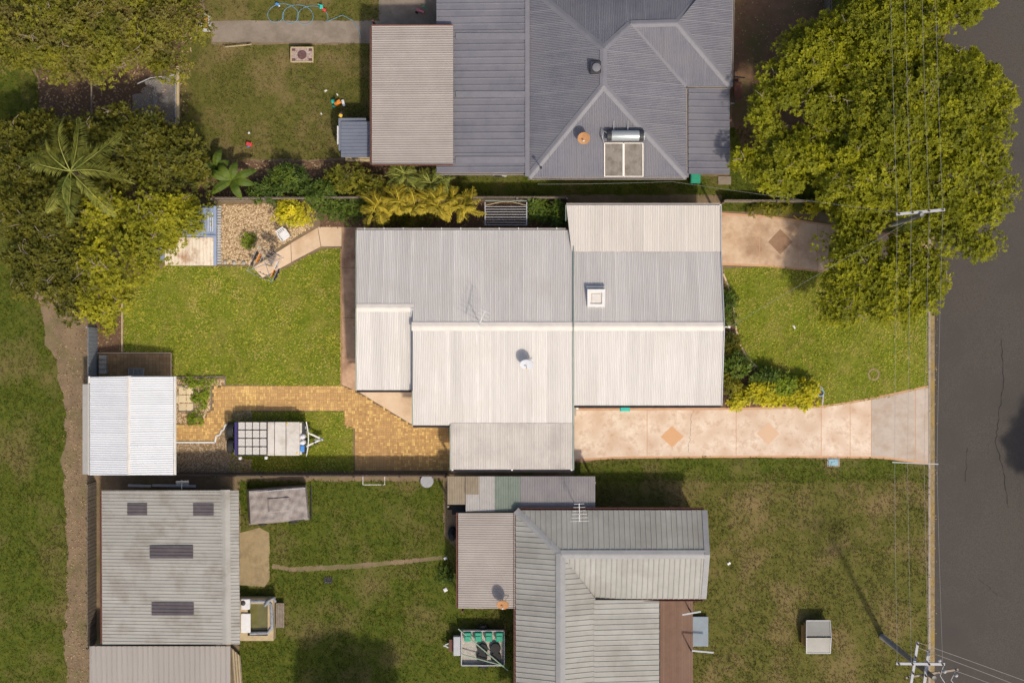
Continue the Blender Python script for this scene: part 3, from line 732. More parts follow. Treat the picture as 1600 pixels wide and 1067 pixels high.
for a, b, d in [((557, 609.5, zw), (643, 609.5, zw), (0, -1)), ((645, 664.5, zw), (703, 664.5, zw), (0, -1)), ((704, 733.5, zw - .16), (896, 733.5, zw - .16), (0, -1)), ((897, 633.5, ze), (1127, 633.5, ze), (0, -1))]:
    gutters(house, 'dark_gutter', [(W(*a), W(*b), d)])
mb = MB()
for a, b, d in [((557, 360, zw), (884, 360, zw), (0, 1)), ((885, 321, ze - .18), (1125, 321, ze - .18), (0, 1))]:
    gutters(house, 'cream_trim', [(W(*a), W(*b), d)])
mb = MB()
for i in range(11): mb.box(W(570 + i * 30, 358, zw - .03), (.04, .16, .03))
build(mb, 'gutter_bracket', M['white_paint'], house, kind='stuff')
wz = 2.35
wl_ = [tuple(W(574, 374)[:2]), tuple(W(1108, 374)[:2]), tuple(W(1108, 612)[:2]), tuple(W(897, 612)[:2]), tuple(W(897, 646)[:2]), tuple(W(660, 646)[:2]), tuple(W(660, 594)[:2]), tuple(W(574, 594)[:2])]
walls(house, wl_, wz, M['brick_wall'])
gb = MB()      # gable infill above the walls
for x, zt, e0, e1, ye0, ye1 in [(577, zg, zw, zw, 365, 604), (1105, ZR, ze, ze, 398, 628)]:
    ym = 481 if x < 600 else 510
    q = [W(x, ye0, e0 - .1), W(x, ym, zt - .12), W(x, ye1, e1 - .1)]
    q = [Vector((W(x, 0).x, p.y, p.z)) for p in q]
    gb.solid(q, [p + Vector((.06 if x < 600 else -.06, 0, 0)) for p in q])
build(gb, 'gable', M['brick_wall'], house)
for x in (640, 720, 800): window(house, W(x, 374) + Vector((0, 0, 1.5)), (0, 1))
for x in (950, 1020, 1080): window(house, W(x, 612) + Vector((0, 0, 1.5)), (0, -1))
window(house, W(574, 430) + Vector((0, 0, 1.5)), (-1, 0)); window(house, W(574, 540) + Vector((0, 0, 1.05)), (-1, 0), .85, 2.0, True)
window(house, W(1108, 470) + Vector((0, 0, 1.5)), (1, 0), 2.0); window(house, W(1108, 560) + Vector((0, 0, 1.5)), (1, 0), 1.8)
window(house, W(1108, 400) + Vector((0, 0, 1.05)), (1, 0), .9, 2.0, True)
window(house, W(610, 594) + Vector((0, 0, 1.05)), (0, -1), 1.6, 2.0, True)
posts(house, [W(710, 727), W(800, 727), W(890, 727), W(890, 328), W(1000, 328), W(1115, 328)], wz, M['white_paint'])
# small meter box and a bracket at the gable end
mb = MB(); mb.box(W(900, 637, 1.2), (.25, .2, .5)); build(mb, 'meter_box', M['white_paint'], house)
mb = MB(); mb.beam(W(1128, 511, 3.8), W(1141, 511, 3.8), .05, .05); mb.box(W(1139, 511, 3.8), (.14, .10, .12)); build(mb, 'service_bracket', M['white_paint'], house)

# skylight
def zu(py, x=0): return ZR - 1.32 * (510 - py) / 117.0
sk = thing('skylight', 'square white framed skylight on the upper roof slope', 'skylight', W(931, 466, zu(466)))
c = W(931, 466, zu(466)); mb = MB()
for dx, dy, w, h in [(-.40, 0, .16, .96), (.40, 0, .16, .96), (0, -.40, .64, .16), (0, .40, .64, .16)]:
    mb.box(c + Vector((dx, dy, .12)), (w, h, .34))
build(mb, 'frame', M['white_paint'], sk)
mb = MB(); mb.box(c + Vector((0, 0, .12)), (.64, .64, .16)); mb.box(c + Vector((0, 0, .22)), (.5, .5, .06), bev=.03); build(mb, 'dome', M['cream_trim'], sk)
mb = MB(); mb.box(c + Vector((0, .08, .02)), (1.06, 1.14, .12)); build(mb, 'flashing', M['grey_paint'], sk)

def dish(label, base, size, m, tilt_to, lnb=True, mast=0.7):
    """satellite dish: mast, shallow bowl looking along tilt_to, arm and receiver"""
    base = Vector(base); o = thing('satellite_dish', label, 'dish', base)
    top = base + Vector((0, 0, mast))
    mb = MB(); mb.tube([base, top], .025, 8); d = Vector(tilt_to).normalized()
    mb.beam(base + Vector((.35, .3, 0)), top - Vector((0, 0, .15)), .025, .025)
    build(mb, 'mast', M['steel'], o)
    a = d.cross(Vector((0, 0, 1))).normalized(); b = d.cross(a)
    mb = MB(); rings = []
    for i, (rr, dd) in enumerate([(0.02, 0), (.35, .03), (.7, .1), (1, .19)]):
        rings.append([top + a * (rr * size * math.cos(g)) + b * (rr * size * 1.1 * math.sin(g)) + d * (dd * size + .06) for g in np.linspace(0, 2 * math.pi, 20, endpoint=False)])
    for r0, r1 in zip(rings, rings[1:]):
        for j in range(20):
            q = (j + 1) % 20; mb.face([r0[j], r0[q], r1[q], r1[j]]); mb.face([p - d * .02 for p in (r1[j], r1[q], r0[q], r0[j])])
    build(mb, 'bowl', m, o, smooth=True)
    f = top + d * (size * 1.1) - b * 0 + Vector((0, 0, -size * .25))
    mb = MB(); mb.tube([top + d * .06 + Vector((0, 0, -size * .8)), f], .015, 6); build(mb, 'arm', M['steel'], o)
    mb = MB(); mb.lathe(f, [(.03, -.06), (.05, -.03), (.05, .05), (.03, .08)], 10); build(mb, 'receiver', M['dish_yellow'] if lnb else M['white_plastic'], o)
    return o
zs = lambda py: ZR - 1.68 * (py - 510) / 154.0
dish('pale satellite dish on the lower slope of the cream roof', W(823, 566, zs(566)), .38, M['dish_white'], (-.05, -.75, .62))

def antenna(label, base, h, boom, nb, ang, spread=.55):
    base = Vector(base); o = thing('television_antenna', label, 'antenna', base)
    mb = MB(); mb.tube([base, base + Vector((0, 0, h))], .022, 6); build(mb, 'mast', M['steel'], o)
    t = base + Vector((0, 0, h - .05)); d = Vector((math.cos(ang), math.sin(ang), .05)); s = Vector((-d.y, d.x, 0))
    mb = MB(); mb.beam(t - d * boom * .4, t + d * boom * .6, .03, .03); build(mb, 'boom', M['white_paint'], o)
    for i in range(nb):
        p = t + d * boom * (-.38 + .95 * i / (nb - 1)); L = spread * (1 - .55 * i / nb)
        mb = MB(); mb.tube([p - s * L, p + s * L], .012, 5); build(mb, 'element', M['white_paint'], o)
    return o
antenna('thin television antenna at the ridge of the cream roof', W(750, 507, ZR), 1.5, 1.3, 7, 1.15)
mb = MB()

# ---------------- garage at the lower left of the lot
gar = thing('garage', 'garage with a white corrugated roof ridged down the middle', 'garage', W(205, 665, 0))
deck = MB(); zE, zP = 2.35, 2.75
roof = build(MB().box(W(201, 660, 2.5), (.08, 4, .08)), 'roof', M['steel'], gar)
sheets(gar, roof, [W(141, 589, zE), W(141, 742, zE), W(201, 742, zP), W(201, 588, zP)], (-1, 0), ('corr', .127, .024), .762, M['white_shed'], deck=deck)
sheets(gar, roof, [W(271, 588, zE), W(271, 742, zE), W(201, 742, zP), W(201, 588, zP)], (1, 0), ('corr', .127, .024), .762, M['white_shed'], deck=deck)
build(deck, 'roof_deck', M['steel'], gar)
mb = MB(); cap(mb, W(201, 587.5, zP), W(201, 742, zP), .15); build(mb, 'ridge_cap', M['cream_trim'], gar)
gutters(gar, 'white_paint', [(W(271, 742, zE), W(271, 588, zE), (1, 0)), (W(140.5, 742, zE), W(140.5, 588, zE), (-1, 0))])
gw = [tuple(W(x, y)[:2]) for x, y in [(151, 598), (271, 598), (271, 734), (151, 734)]]
walls(gar, gw, 2.3, M['grey_wall'])
window(gar, W(271, 678) + Vector((0, 0, 1.1)), (1, 0), 2.4, 2.1, True); window(gar, W(200, 598) + Vector((0, 0, 1.4)), (0, 1), 1.2, .9)

# ---------------- garden shed under the tree
gs = thing('garden_shed', 'small shed with blue trim and flaking white roof under the tree', 'shed', W(305, 370, 0))
deck = MB()
roof = build(MB().box(W(300, 372, 1.9), (1.5, .06, .06)), 'roof', M['steel'], gs)
sheets(gs, roof, [W(258, 371, 2.02), W(334, 371, 2.02), W(334, 415, 1.90), W(258, 415, 1.90)], (0, -1), ('rib', .2, .03), .8, M['white_rust'], deck=deck)
sheets(gs, roof, [W(258, 325, 2.12), W(334, 325, 2.12), W(334, 370, 2.05), W(258, 370, 2.05)], (0, -1), ('rib', .2, .03), .8, M['blue_shed'], deck=deck)
build(deck, 'roof_deck', M['blue_shed'], gs)
mb = MB(); mb.beam(W(336, 322, 2.15), W(336, 415, 1.95), .16, .05); mb.beam(W(318, 369, 2.12), W(337, 369, 2.12), .12, .05); build(mb, 'flashing', M['blue_shed'], gs)
mb = MB()
for i in range(22): mb.beam(W(339.5, 323 + i * 4.2, 1.93), W(345.5, 323 + i * 4.2, 1.86), .09, .03)
build(mb, 'side_slats', M['grey_paint'], gs, kind='stuff')
walls(gs, [tuple(W(x, y)[:2]) for x, y in [(262, 328), (341, 328), (341, 410), (262, 410)]], 1.85, M['blue_shed'])
window(gs, W(341, 370) + Vector((0, 0, .95)), (1, 0), 1.2, 1.8, True)
mb = MB()
for i in range(3): mb.tube([W(325 + i * 3.6, 332, 2.19), W(325 + i * 3.6, 362, 2.14)], .02, 5)
build(mb, 'roof_rail', M['white_paint'], gs)

# ---------------- the upper neighbour: slate grey hip roof
up = thing('house', 'upper neighbour house with a slate grey hipped iron roof', 'house', W(930, 140, 0))
deck = MB(); E, R, Q = 2.6, 4.3, 3.70
roof = build(MB().box(W(943, 105, R - .3), (.08, 2, .08)), 'roof', M['timber'], up)
P = dict(sw=W(826, 277, E), se=W(1073, 277, E), r2=W(943, 134, R), r1=W(943, 76, R), nw=W(826, -22, E), v=W(985, 38, Q), w=W(1058, 36, Q), e1=W(1072, 135, E), e2=W(1142, 135, E), ne=W(1146, -70, E), n2=W(1040, -22, E))
def F(*k): return [P[x] for x in k]
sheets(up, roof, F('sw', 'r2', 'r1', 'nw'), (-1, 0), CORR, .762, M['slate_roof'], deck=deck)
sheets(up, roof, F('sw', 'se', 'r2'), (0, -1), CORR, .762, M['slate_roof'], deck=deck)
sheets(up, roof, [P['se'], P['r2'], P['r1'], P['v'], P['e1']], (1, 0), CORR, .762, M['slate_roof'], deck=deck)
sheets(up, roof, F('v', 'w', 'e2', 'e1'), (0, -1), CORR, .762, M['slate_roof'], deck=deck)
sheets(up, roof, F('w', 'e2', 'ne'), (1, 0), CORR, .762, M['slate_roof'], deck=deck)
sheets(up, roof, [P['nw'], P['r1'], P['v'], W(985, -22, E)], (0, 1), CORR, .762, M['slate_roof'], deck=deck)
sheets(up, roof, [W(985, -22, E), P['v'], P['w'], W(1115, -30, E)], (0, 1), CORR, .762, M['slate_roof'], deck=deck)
# long ribbed section and patio on the west, awning on the east
sheets(up, roof, [W(682, -40, 2.45), W(826, -40, 2.66), W(826, 270, 2.66), W(682, 270, 2.45)], (-1, 0), ('rib', .38, .034), 1.14, M['slate_roof'], deck=deck)
sheets(up, roof, [W(1076, 138, 2.58), W(1140, 138, 2.42), W(1140, 272, 2.42), W(1076, 272, 2.58)], (1, 0), ('rib', .38, .034), 1.14, M['slate_roof'], deck=deck)
sheets(up, roof, [W(581, 41, 2.72), W(708, 41, 2.86), W(708, 257, 2.86), W(581, 257, 2.72)], (-1, 0), ('corr', .127, .022), .762, M['taupe_roof'], deck=deck)
build(deck, 'roof_deck', M['timber'], up)
mb = MB()
for a, b in ['sw r2', 'se r2', 'r2 r1', 'r1 nw', 'r1 v', 'v w', 'w e2']and [('sw', 'r2'), ('se', 'r2'), ('r2', 'r1'), ('r1', 'nw'), ('r1', 'v'), ('v', 'w'), ('w', 'e2')]: cap(mb, P[a], P[b], .2)
cap(mb, P['w'], W(1115, -30, E), .2)
build(mb, 'ridge_cap', M['slate_trim'], up)
mb = MB(); mb.beam(P['v'] + Vector((0, 0, .03)), P['e1'] + Vector((0, 0, .03)), .2, .03); mb.beam(W(824, -40, 2.72), W(824, 276, 2.72), .25, .04)
for y in (57, 148, 250): mb.beam(W(712, y, 2.56), W(822, y, 2.70), .36, .025)
build(mb, 'valley_flashing', M['slate_trim'], up)
gutters(up, 'taupe_roof', [(P['sw'], P['se'], (0, -1)), (P['se'], P['e1'], (1, 0)), (P['e1'], P['e2'], (0, -1)), (P['e2'], P['ne'], (1, 0)), (W(682, 270, 2.45), W(826, 270, 2.6), (0, -1))])
mb = MB(); gutter(mb, W(581, 41, 2.72), W(581, 257, 2.72), (-1, 0)); mb.beam(W(581, 40, 2.76), W(708, 40, 2.9), .05, .12); mb.beam(W(581, 258, 2.76), W(708, 258, 2.9), .05, .12); build(mb, 'patio_fascia', M['rust'], up)
walls(up, [tuple(W(x, y)[:2]) for x, y in [(705, -35), (1125, -35), (1125, 122), (1062, 122), (1062, 258), (705, 258)]], 2.35, M['brick_wall'])
for x in (760, 880, 1010): window(up, W(x, 258) + Vector((0, 0, 1.5)), (0, -1))
window(up, W(1125, 60) + Vector((0, 0, 1.5)), (1, 0), 1.8); window(up, W(1062, 200) + Vector((0, 0, 1.05)), (1, 0), .9, 2.0, True)
posts(up, [W(590, 50), W(590, 150), W(590, 246), W(1130, 262), W(1130, 200)], 2.4, M['rust'])
zh = lambda py: E + (R - E) * (277 - py) / 143.0
# solar hot water heater: tank above two collectors
hw = thing('solar_water_heater', 'solar hot water tank above two collector panels on the slate roof', 'water heater', W(975, 240, zh(240)))
mb = MB(); mb.lathe(W(949, 212, zh(212) + .38), [(.08, 0), (.27, .03), (.29, .10), (.29, 1.98), (.27, 2.05), (.08, 2.08)], 20, axis='x'); build(mb, 'tank', M['tank'], hw, smooth=True)
mb = MB()
for x in (952, 1002): mb.lathe(W(x, 212, zh(212) + .38), [(.295, -.12), (.305, -.12), (.305, .12), (.295, .12)], 20, axis='x')
build(mb, 'tank_band', M['black_paint'], hw)
for xa, xb in [(944.5, 973.5), (975, 1004.5)]:
    a, b_, c_, d_ = W(xa, 276, zh(276) + .10), W(xb, 276, zh(276) + .10), W(xb, 224, zh(224) + .10), W(xa, 224, zh(224) + .10)
    mb = MB(); q = [a, b_, c_, d_]; mb.solid([p - Vector((0, 0, .08)) for p in q], q); pnl = build(mb, 'collector', M['collector'], hw)
    mb = MB()
    for s_, e_ in [(a, b_), (b_, c_), (c_, d_), (d_, a)]: mb.beam(s_ + Vector((0, 0, .01)), e_ + Vector((0, 0, .01)), .06, .05)
    build(mb, 'frame', M['cream_trim'], pnl)
mb = MB(); mb.tube([W(944, 224, zh(224) + .2), W(941, 215, zh(215) + .4), W(943, 205, zh(205) + .5), W(949, 208, zh(208) + .4)], .035, 6)
for x in (959, 981): mb.beam(W(x, 204, zh(204) + .2), W(x, 189, zh(189) + .05), .05, .03)
build(mb, 'pipe', M['steel'], hw)
dish('rusty orange satellite dish beside the solar heater', W(911, 218, zh(218)), .34, M['dish_orange'], (-.05, -.6, .75), False)
rv = thing('roof_vent', 'black square roof vent near the top of the slate ridge', 'vent', W(930, 107, R - .25))
c = W(930, 107, R - .2); mb = MB(); mb.box(c + Vector((0, 0, .12)), (.60, .66, .36), bev=.04); build(mb, 'housing', M['black_paint'], rv)
mb = MB(); mb.lathe(c + Vector((.04, -.02, .30)), [(.24, 0), (.24, .06), (.20, .10), (.05, .12)], 18); build(mb, 'cowl', M['slate_trim'], rv)
mp = thing('mast', 'short mast leaning over the hip of the slate roof', 'mast', W(845, 262, E + .2))
mb = MB(); mb.tube([W(845, 262, E + .15), W(845, 262, E + 1.2)], .03, 6); build(mb, 'tube', M['steel'], mp); mb = MB(); mb.box(W(845, 262, E + 1.25), (.14, .14, .12), bev=.02); build(mb, 'camera_head', M['black_paint'], mp)

# small shed beside the patio
M['slate_blue'] = mat('slate_blue_steel', (.12, .135, .175), (.16, .175, .22), 1.2, rough=.5, tint=True)
ss = thing('tool_shed', 'small blue grey steel shed against the taupe patio roof', 'shed', W(556, 218, 0)); deck = MB()
roof = build(MB().box(W(556, 218, 1.8), (1.2, .05, .05)), 'roof', M['steel'], ss)
sheets(ss, roof, [W(533, 190, 1.9), W(579, 190, 1.98), W(579, 246, 1.98), W(533, 246, 1.9)], (-1, 0), ('rib', .2, .028), .6, M['slate_blue'], deck=deck); build(deck, 'roof_deck', M['slate_blue'], ss)
walls(ss, [tuple(W(x, y)[:2]) for x, y in [(536, 194), (578, 194), (578, 243), (536, 243)]], 1.85, M['slate_blue']); window(ss, W(536, 220) + Vector((0, 0, .95)), (-1, 0), .9, 1.8, True)

# ---------------- the lower neighbour
lo = thing('house', 'lower neighbour house with an L shaped ribbed zinc roof', 'house', W(930, 930, 0))
deck = MB(); E, R = 2.6, 3.55
roof = build(MB().box(W(950, 866, R - .25), (3, .08, .08)), 'roof', M['timber'], lo)
zl = lambda px: R - (R - E) * abs(px - 876) / 70.0
sheets(lo, roof, [W(806, 797, E), W(1100, 797, E), W(1104, 866, R), W(876, 866, R)], (0, 1), RIB, .87, M['zinc_roof'], deck=deck)
sheets(lo, roof, [W(876, 866, R), W(1104, 866, R), W(1099, 935, E), W(930, 935, E + .02)], (0, -1), RIB, .87, M['zinc_roof'], deck=deck)
sheets(lo, roof, [W(806, 797, E), W(876, 866, R), W(876, 1130, R), W(806, 1130, E)], (-1, 0), RIB, .87, M['zinc_roof'], deck=deck)
sheets(lo, roof, [W(876, 866, R), W(930, 935, zl(930)), W(930, 1130, zl(930)), W(876, 1130, R)], (1, 0), RIB, .87, M['zinc_roof'], deck=deck)
sheets(lo, roof, [W(928, 937, zl(930) + .03), W(1030, 937, 2.45), W(1030, 1130, 2.45), W(928, 1130, zl(930) + .03)], (1, 0), RIB, .87, M['zinc_roof'], lift=.02, deck=deck)
sheets(lo, roof, [W(716, 801, 2.3), W(806, 801, 2.48), W(806, 950, 2.48), W(716, 950, 2.3)], (-1, 0), ('corr', .127, .022), .762, M['taupe_roof'], deck=deck)
build(deck, 'roof_deck', M['timber'], lo)
mb = MB(); cap(mb, W(876, 866, R), W(1104, 866, R), .24); cap(mb, W(876, 864, R), W(876, 1130, R), .26); cap(mb, W(806, 797, E), W(876, 866, R), .2); build(mb, 'ridge_cap', M['zinc_trim'], lo)
mb = MB(); mb.beam(W(1101, 797, E + .04), W(1105, 866, R + .04), .3, .05); mb.beam(W(1105, 866, R + .04), W(1099.5, 935, E + .04), .3, .05); mb.beam(W(878, 868, R), W(930, 936, E + .06), .12, .03); build(mb, 'barge_flashing', M['zinc_trim'], lo)
gutters(lo, 'rust', [(W(806, 796.5, E), W(1100, 796.5, E), (0, 1)), (W(960, 936, E), W(1099, 936, E), (0, -1)), (W(806, 797, E), W(806, 1130, E), (-1, 0)), (W(716, 801, 2.3), W(716, 950, 2.3), (-1, 0))])
walls(lo, [tuple(W(x, y)[:2]) for x, y in [(818, 806), (1086, 806), (1086, 922), (925, 922), (925, 1120), (818, 1120)]], 2.35, M['grey_wall'])
for x in (870, 960, 1040): window(lo, W(x, 806) + Vector((0, 0, 1.5)), (0, 1))
window(lo, W(1086, 865) + Vector((0, 0, 1.5)), (1, 0), 1.8); window(lo, W(818, 1000) + Vector((0, 0, 1.5)), (-1, 0)); window(lo, W(925, 1010) + Vector((0, 0, 1.05)), (1, 0), 1.6, 2.0, True)
posts(lo, [W(725, 808), W(725, 942), W(1022, 945), W(1022, 1040)], 2.3, M['rust'])
# lean-to along the fence, of odd sheets
ln = thing('lean_to', 'long lean-to roofed in odd tan, clear, green and grey sheets', 'lean-to', W(815, 770, 0)); deck = MB()
roof = build(MB().box(W(815, 770, 1.9), (4, .05, .05)), 'roof', M['timber'], ln)
M['odd_tan'] = mat('tan_sheet', (0.30, 0.25, 0.18), (0.24, 0.19, 0.13), 2, rough=.6); M['odd_white'] = mat('clear_white_sheet', (0.40, 0.38, 0.36), (0.34, 0.32, 0.30), 2, rough=.4); M['odd_green'] = mat('faded_green_sheet', (0.19, 0.22, 0.18), (0.15, 0.18, 0.15), 2, rough=.5); M['odd_grey'] = mat('grey_sheet', (0.24, 0.225, 0.225), (0.20, 0.185, 0.19), 1, rough=.5)
for xa, xb, yb, k in [(699, 727, 788, 'odd_tan'), (727, 748, 772, 'odd_tan'), (727.5, 773, 799, 'odd_white'), (773, 813, 799, 'odd_green'), (813, 930, 795, 'odd_grey')]:
    dz = .05 if xb == 748 else 0
    sheets(ln, roof, [W(xa, 744, 2.0 + dz), W(xb, 744, 2.0 + dz), W(xb, yb, 2.2 + dz), W(xa, yb, 2.2 + dz)], (0, 1), CORR, .762, M[k], deck=deck)
build(deck, 'roof_deck', M['timber'], ln)
posts(ln, [W(703, 748), W(703, 784), W(780, 748), W(860, 748), W(926, 748), W(926, 790)], 2.0, M['timber'])
# deck
dk = thing('timber_deck', 'brown timber deck beside the ribbed zinc patio roof', 'deck', W(1055, 1010, 0)); mb = MB()
for i in range(14):
    x = 1030.5 + i * 3.65
    mb.box((W(x + 1.6, 0).x, W(0, 1030).y, .32), (.128, W(0, 937).y - W(0, 1125).y, .04), 0, random.random())
build(mb, 'board', M['deck'], dk, kind='stuff')
mb = MB()
for y in (940, 985, 1030, 1075): mb.box(W(1055, y, .2), (1.85, .1, .2))
build(mb, 'joist', M['timber'], dk)
posts(dk, [W(1033, 942), W(1077, 942), W(1033, 1030), W(1077, 1030)], .3, M['timber'])
aw = thing('step_platform', 'flat blue grey metal platform beside the timber deck', 'platform', W(1093, 986, 0))
mb = MB(); mb.box(W(1093.5, 986, .25), (.98, 1.72, .06), bev=.02); build(mb, 'plate', M['light_blue'] if 0 else mat('blue_grey_plate', (.20, .25, .29), (.17, .20, .23), 1.5, rough=.5), aw)
mb = MB()
for y in (964, 1008):
    for x in (1083, 1104): mb.box(W(x, y, .11), (.06, .06, .22))
build(mb, 'frame', M['steel'], aw)
for lab, a, b, bz in [('pale bar post at the upper corner of the timber deck', (1066, 960), (1095, 955), 1.5), ('grey bar post at the lower end of the blue grey platform', (1081, 1016), (1115, 1019), 1.5)]:
    o = thing('rail_post', lab, 'post', W(1081, (a[1] + b[1]) / 2, 0)); c = W(1081, (a[1] + b[1]) / 2, bz)
    mb = MB(); mb.beam(W(*a, bz), W(*b, bz), .09, .07); build(mb, 'bar', M['grey_paint'], o); mb = MB(); mb.tube([(c.x, c.y, 0), c], .04, 8); build(mb, 'post', M['black_paint'], o)
antenna('television antenna above the gutter of the zinc roof', W(903, 797, 2.7), 1.6, 1.0, 6, 1.6, .5)
dish('rusty orange satellite dish at the corner of the taupe carport', W(786, 938, 2.45), .34, M['dish_orange'], (-.05, -.6, .75), False)

# ---------------- shed at the lower left
sh = thing('shed', 'large ribbed shed with four dark skylights at the lower left', 'shed', W(265, 885, 0)); deck = MB()
roof = build(MB().box(W(350, 885, 2.8), (.08, 4, .08)), 'roof', M['timber'], sh); zA, zB = 2.5, 2.95
sheets(sh, roof, [W(159, 766, zA), W(348, 766, zB), W(350, 1006, zB), W(160, 1006, zA)], (-1, 0), RIB2, .76, M['shed_roof'], deck=deck)
sheets(sh, roof, [W(373, 766, zA + .35), W(348, 766, zB), W(350, 1006, zB), W(375, 1006, zA + .35)], (1, 0), RIB2, .76, M['shed_roof'], deck=deck)
build(deck, 'roof_deck', M['timber'], sh)
mb = MB(); cap(mb, W(352, 765, zB), W(354, 1006, zB), .26, .05, .06); build(mb, 'ridge_cap', M['shed_roof'], sh)
for x0_, x1_, y0_, y1_ in [(199, 230, 786, 805), (302, 334, 786, 805), (234, 302, 852, 872), (237, 303, 941, 961)]:
    zz = lambda px: zA + (zB - zA) * (px - 159) / 190.0 + .045
    sheets(sh, roof, [W(x0_, y0_, zz(x0_)), W(x1_, y0_, zz(x1_)), W(x1_, y1_, zz(x1_)), W(x0_, y1_, zz(x0_))], (-1, 0), RIB2, .76, M['skylight'], name='skylight')
gutters(sh, 'rust', [(W(159, 766, zA), W(160, 1006, zA), (-1, 0))])
walls(sh, [tuple(W(x, y)[:2]) for x, y in [(185, 770), (366, 770), (368, 985), (186, 985)]], 2.45, M['grey_wall'])
window(sh, W(367, 900) + Vector((0, 0, 1.1)), (1, 0), 2.4, 2.1, True); window(sh, W(366, 800) + Vector((0, 0, 1.5)), (1, 0))
le = thing('lean_to', 'ribbed lean-to roof at the foot of the large shed', 'lean-to', W(250, 1040, 0)); deck = MB()
roof = build(MB().box(W(250, 1040, 2.2), (4, .05, .05)), 'roof', M['timber'], le)
sheets(le, roof, [W(140, 1009, 2.40), W(360, 1009, 2.40), W(360, 1130, 2.15), W(140, 1130, 2.15)], (0, -1), RIB, .87, M['shed_roof2'], deck=deck); build(deck, 'roof_deck', M['timber'], le)
walls(le, [tuple(W(x, y)[:2]) for x, y in [(168, 1000), (345, 1000), (345, 1100), (168, 1100)]], 2.1, M['grey_wall'])

# ------------------------------------------------------------------ fences
def fence(label, a, b, h, m, postm=None, step=2.4, kind='paling'):
    """fence from pixel a to pixel b: posts and rails as parts, the narrow palings joined"""
    a = W(*a, 0); b = W(*b, 0); o = thing('fence', label, 'fence', (a + b) / 2); d = b - a; L = d.length; d.normalize(); rz = math.atan2(d.y, d.x)
    n = max(1, int(L / step)); s = Vector((-d.y, d.x, 0))
    for i in range(n + 1):
        p = a + d * (L * i / n); mb = MB(); mb.box(p + Vector((0, 0, h / 2)) - s * .06, (.09, .09, h + .02), rz); build(mb, 'post', postm or m, o)
    for z in (.3, h - .2):
        mb = MB(); mb.beam(a + Vector((0, 0, z)) - s * .03, b + Vector((0, 0, z)) - s * .03, .05, .07); build(mb, 'rail', postm or m, o)
    mb = MB(); k = int(L / .11)
    for i in range(k):
        hh = h + random.uniform(-.03, .03) if kind == 'paling' else h
        mb.box(a + d * (.055 + .11 * i) + s * (.02 + (.012 if i % 2 else 0)) + Vector((0, 0, hh / 2)), (.10, .018, hh), rz + random.uniform(-.03, .03), random.random())
    build(mb, 'paling', m, o, kind='stuff')
    return o
fence('grey paling fence above the pebble bed', (340, 314), (500, 314), 1.5, M['timber'])
fence('grey paling fence behind the golden palms', (503, 313), (884, 313), 1.5, M['timber'])
fence('low grey fence above the pink driveway', (1128, 316), (1292, 317), 1.0, M['timber'])
fence('blue grey sheet fence at the left of the back garden', (152, 512), (152, 590), 1.6, mat('blue_grey_fence', (.25, .27, .30), (.2, .22, .25), 2), kind='sheet')
fence('dark boundary fence below the camper trailer', (275, 739), (698, 739), 1.5, mat('dark_timber', (.07, .055, .05), (.11, .085, .07), 4))
fence('weathered fence left of the lower shed', (150, 752), (150, 1004), 1.5, M['timber'])
fence('short fence panel beside the grey hip roof house', (1288, -20), (1288, 28), 1.5, M['timber'])

# ------------------------------------------------------------------ trees and plants
def rosettes(C, N, L, nl, tint, tilt=0.3, wr=0.21):
    """leaf rosettes at C with normals N: nl kite leaves each. returns V, F, T"""
    k = len(C)
    N = N / np.linalg.norm(N, axis=1, keepdims=True)
    a = np.cross(N, rng.normal(size=(k, 3))); a /= np.linalg.norm(a, axis=1, keepdims=True); b = np.cross(N, a)
    g = (np.arange(nl) * 2 * np.pi / nl)[None] + rng.normal(0, .35, (k, nl)); LL = L * rng.uniform(.6, 1.25, (k, nl))
    d = a[:, None] * np.cos(g)[..., None] + b[:, None] * np.sin(g)[..., None]
    ti = rng.normal(tilt, .3, (k, nl))
    d2 = d * np.cos(ti)[..., None] + N[:, None] * np.sin(ti)[..., None]
    s = np.cross(d2, N[:, None]); s /= np.linalg.norm(s, axis=2, keepdims=True) + 1e-9
    c = C[:, None]
    V = np.zeros((k, nl, 4, 3))
    V[:, :, 0] = c; V[:, :, 2] = c + d2 * LL[..., None]
    m_ = c + d2 * (LL * .55)[..., None] - N[:, None] * (.04 * LL)[..., None]
    V[:, :, 1] = m_ + s * (LL * wr)[..., None]; V[:, :, 3] = m_ - s * (LL * wr)[..., None]
    base = (np.arange(k * nl) * 4)[:, None]
    F = np.concatenate([base + np.array([[0, 1, 2]]), base + np.array([[0, 2, 3]])], 1).reshape(-1, 3)
    T = np.repeat(np.repeat(tint, nl) + rng.normal(0, .10, k * nl), 2)
    return V.reshape(-1, 3), F, T

def rdir(n, up=-0.25):
    v = rng.normal(size=(n * 4, 3)); v /= np.linalg.norm(v, axis=1, keepdims=True)
    return v[v[:, 2] > up][:n]

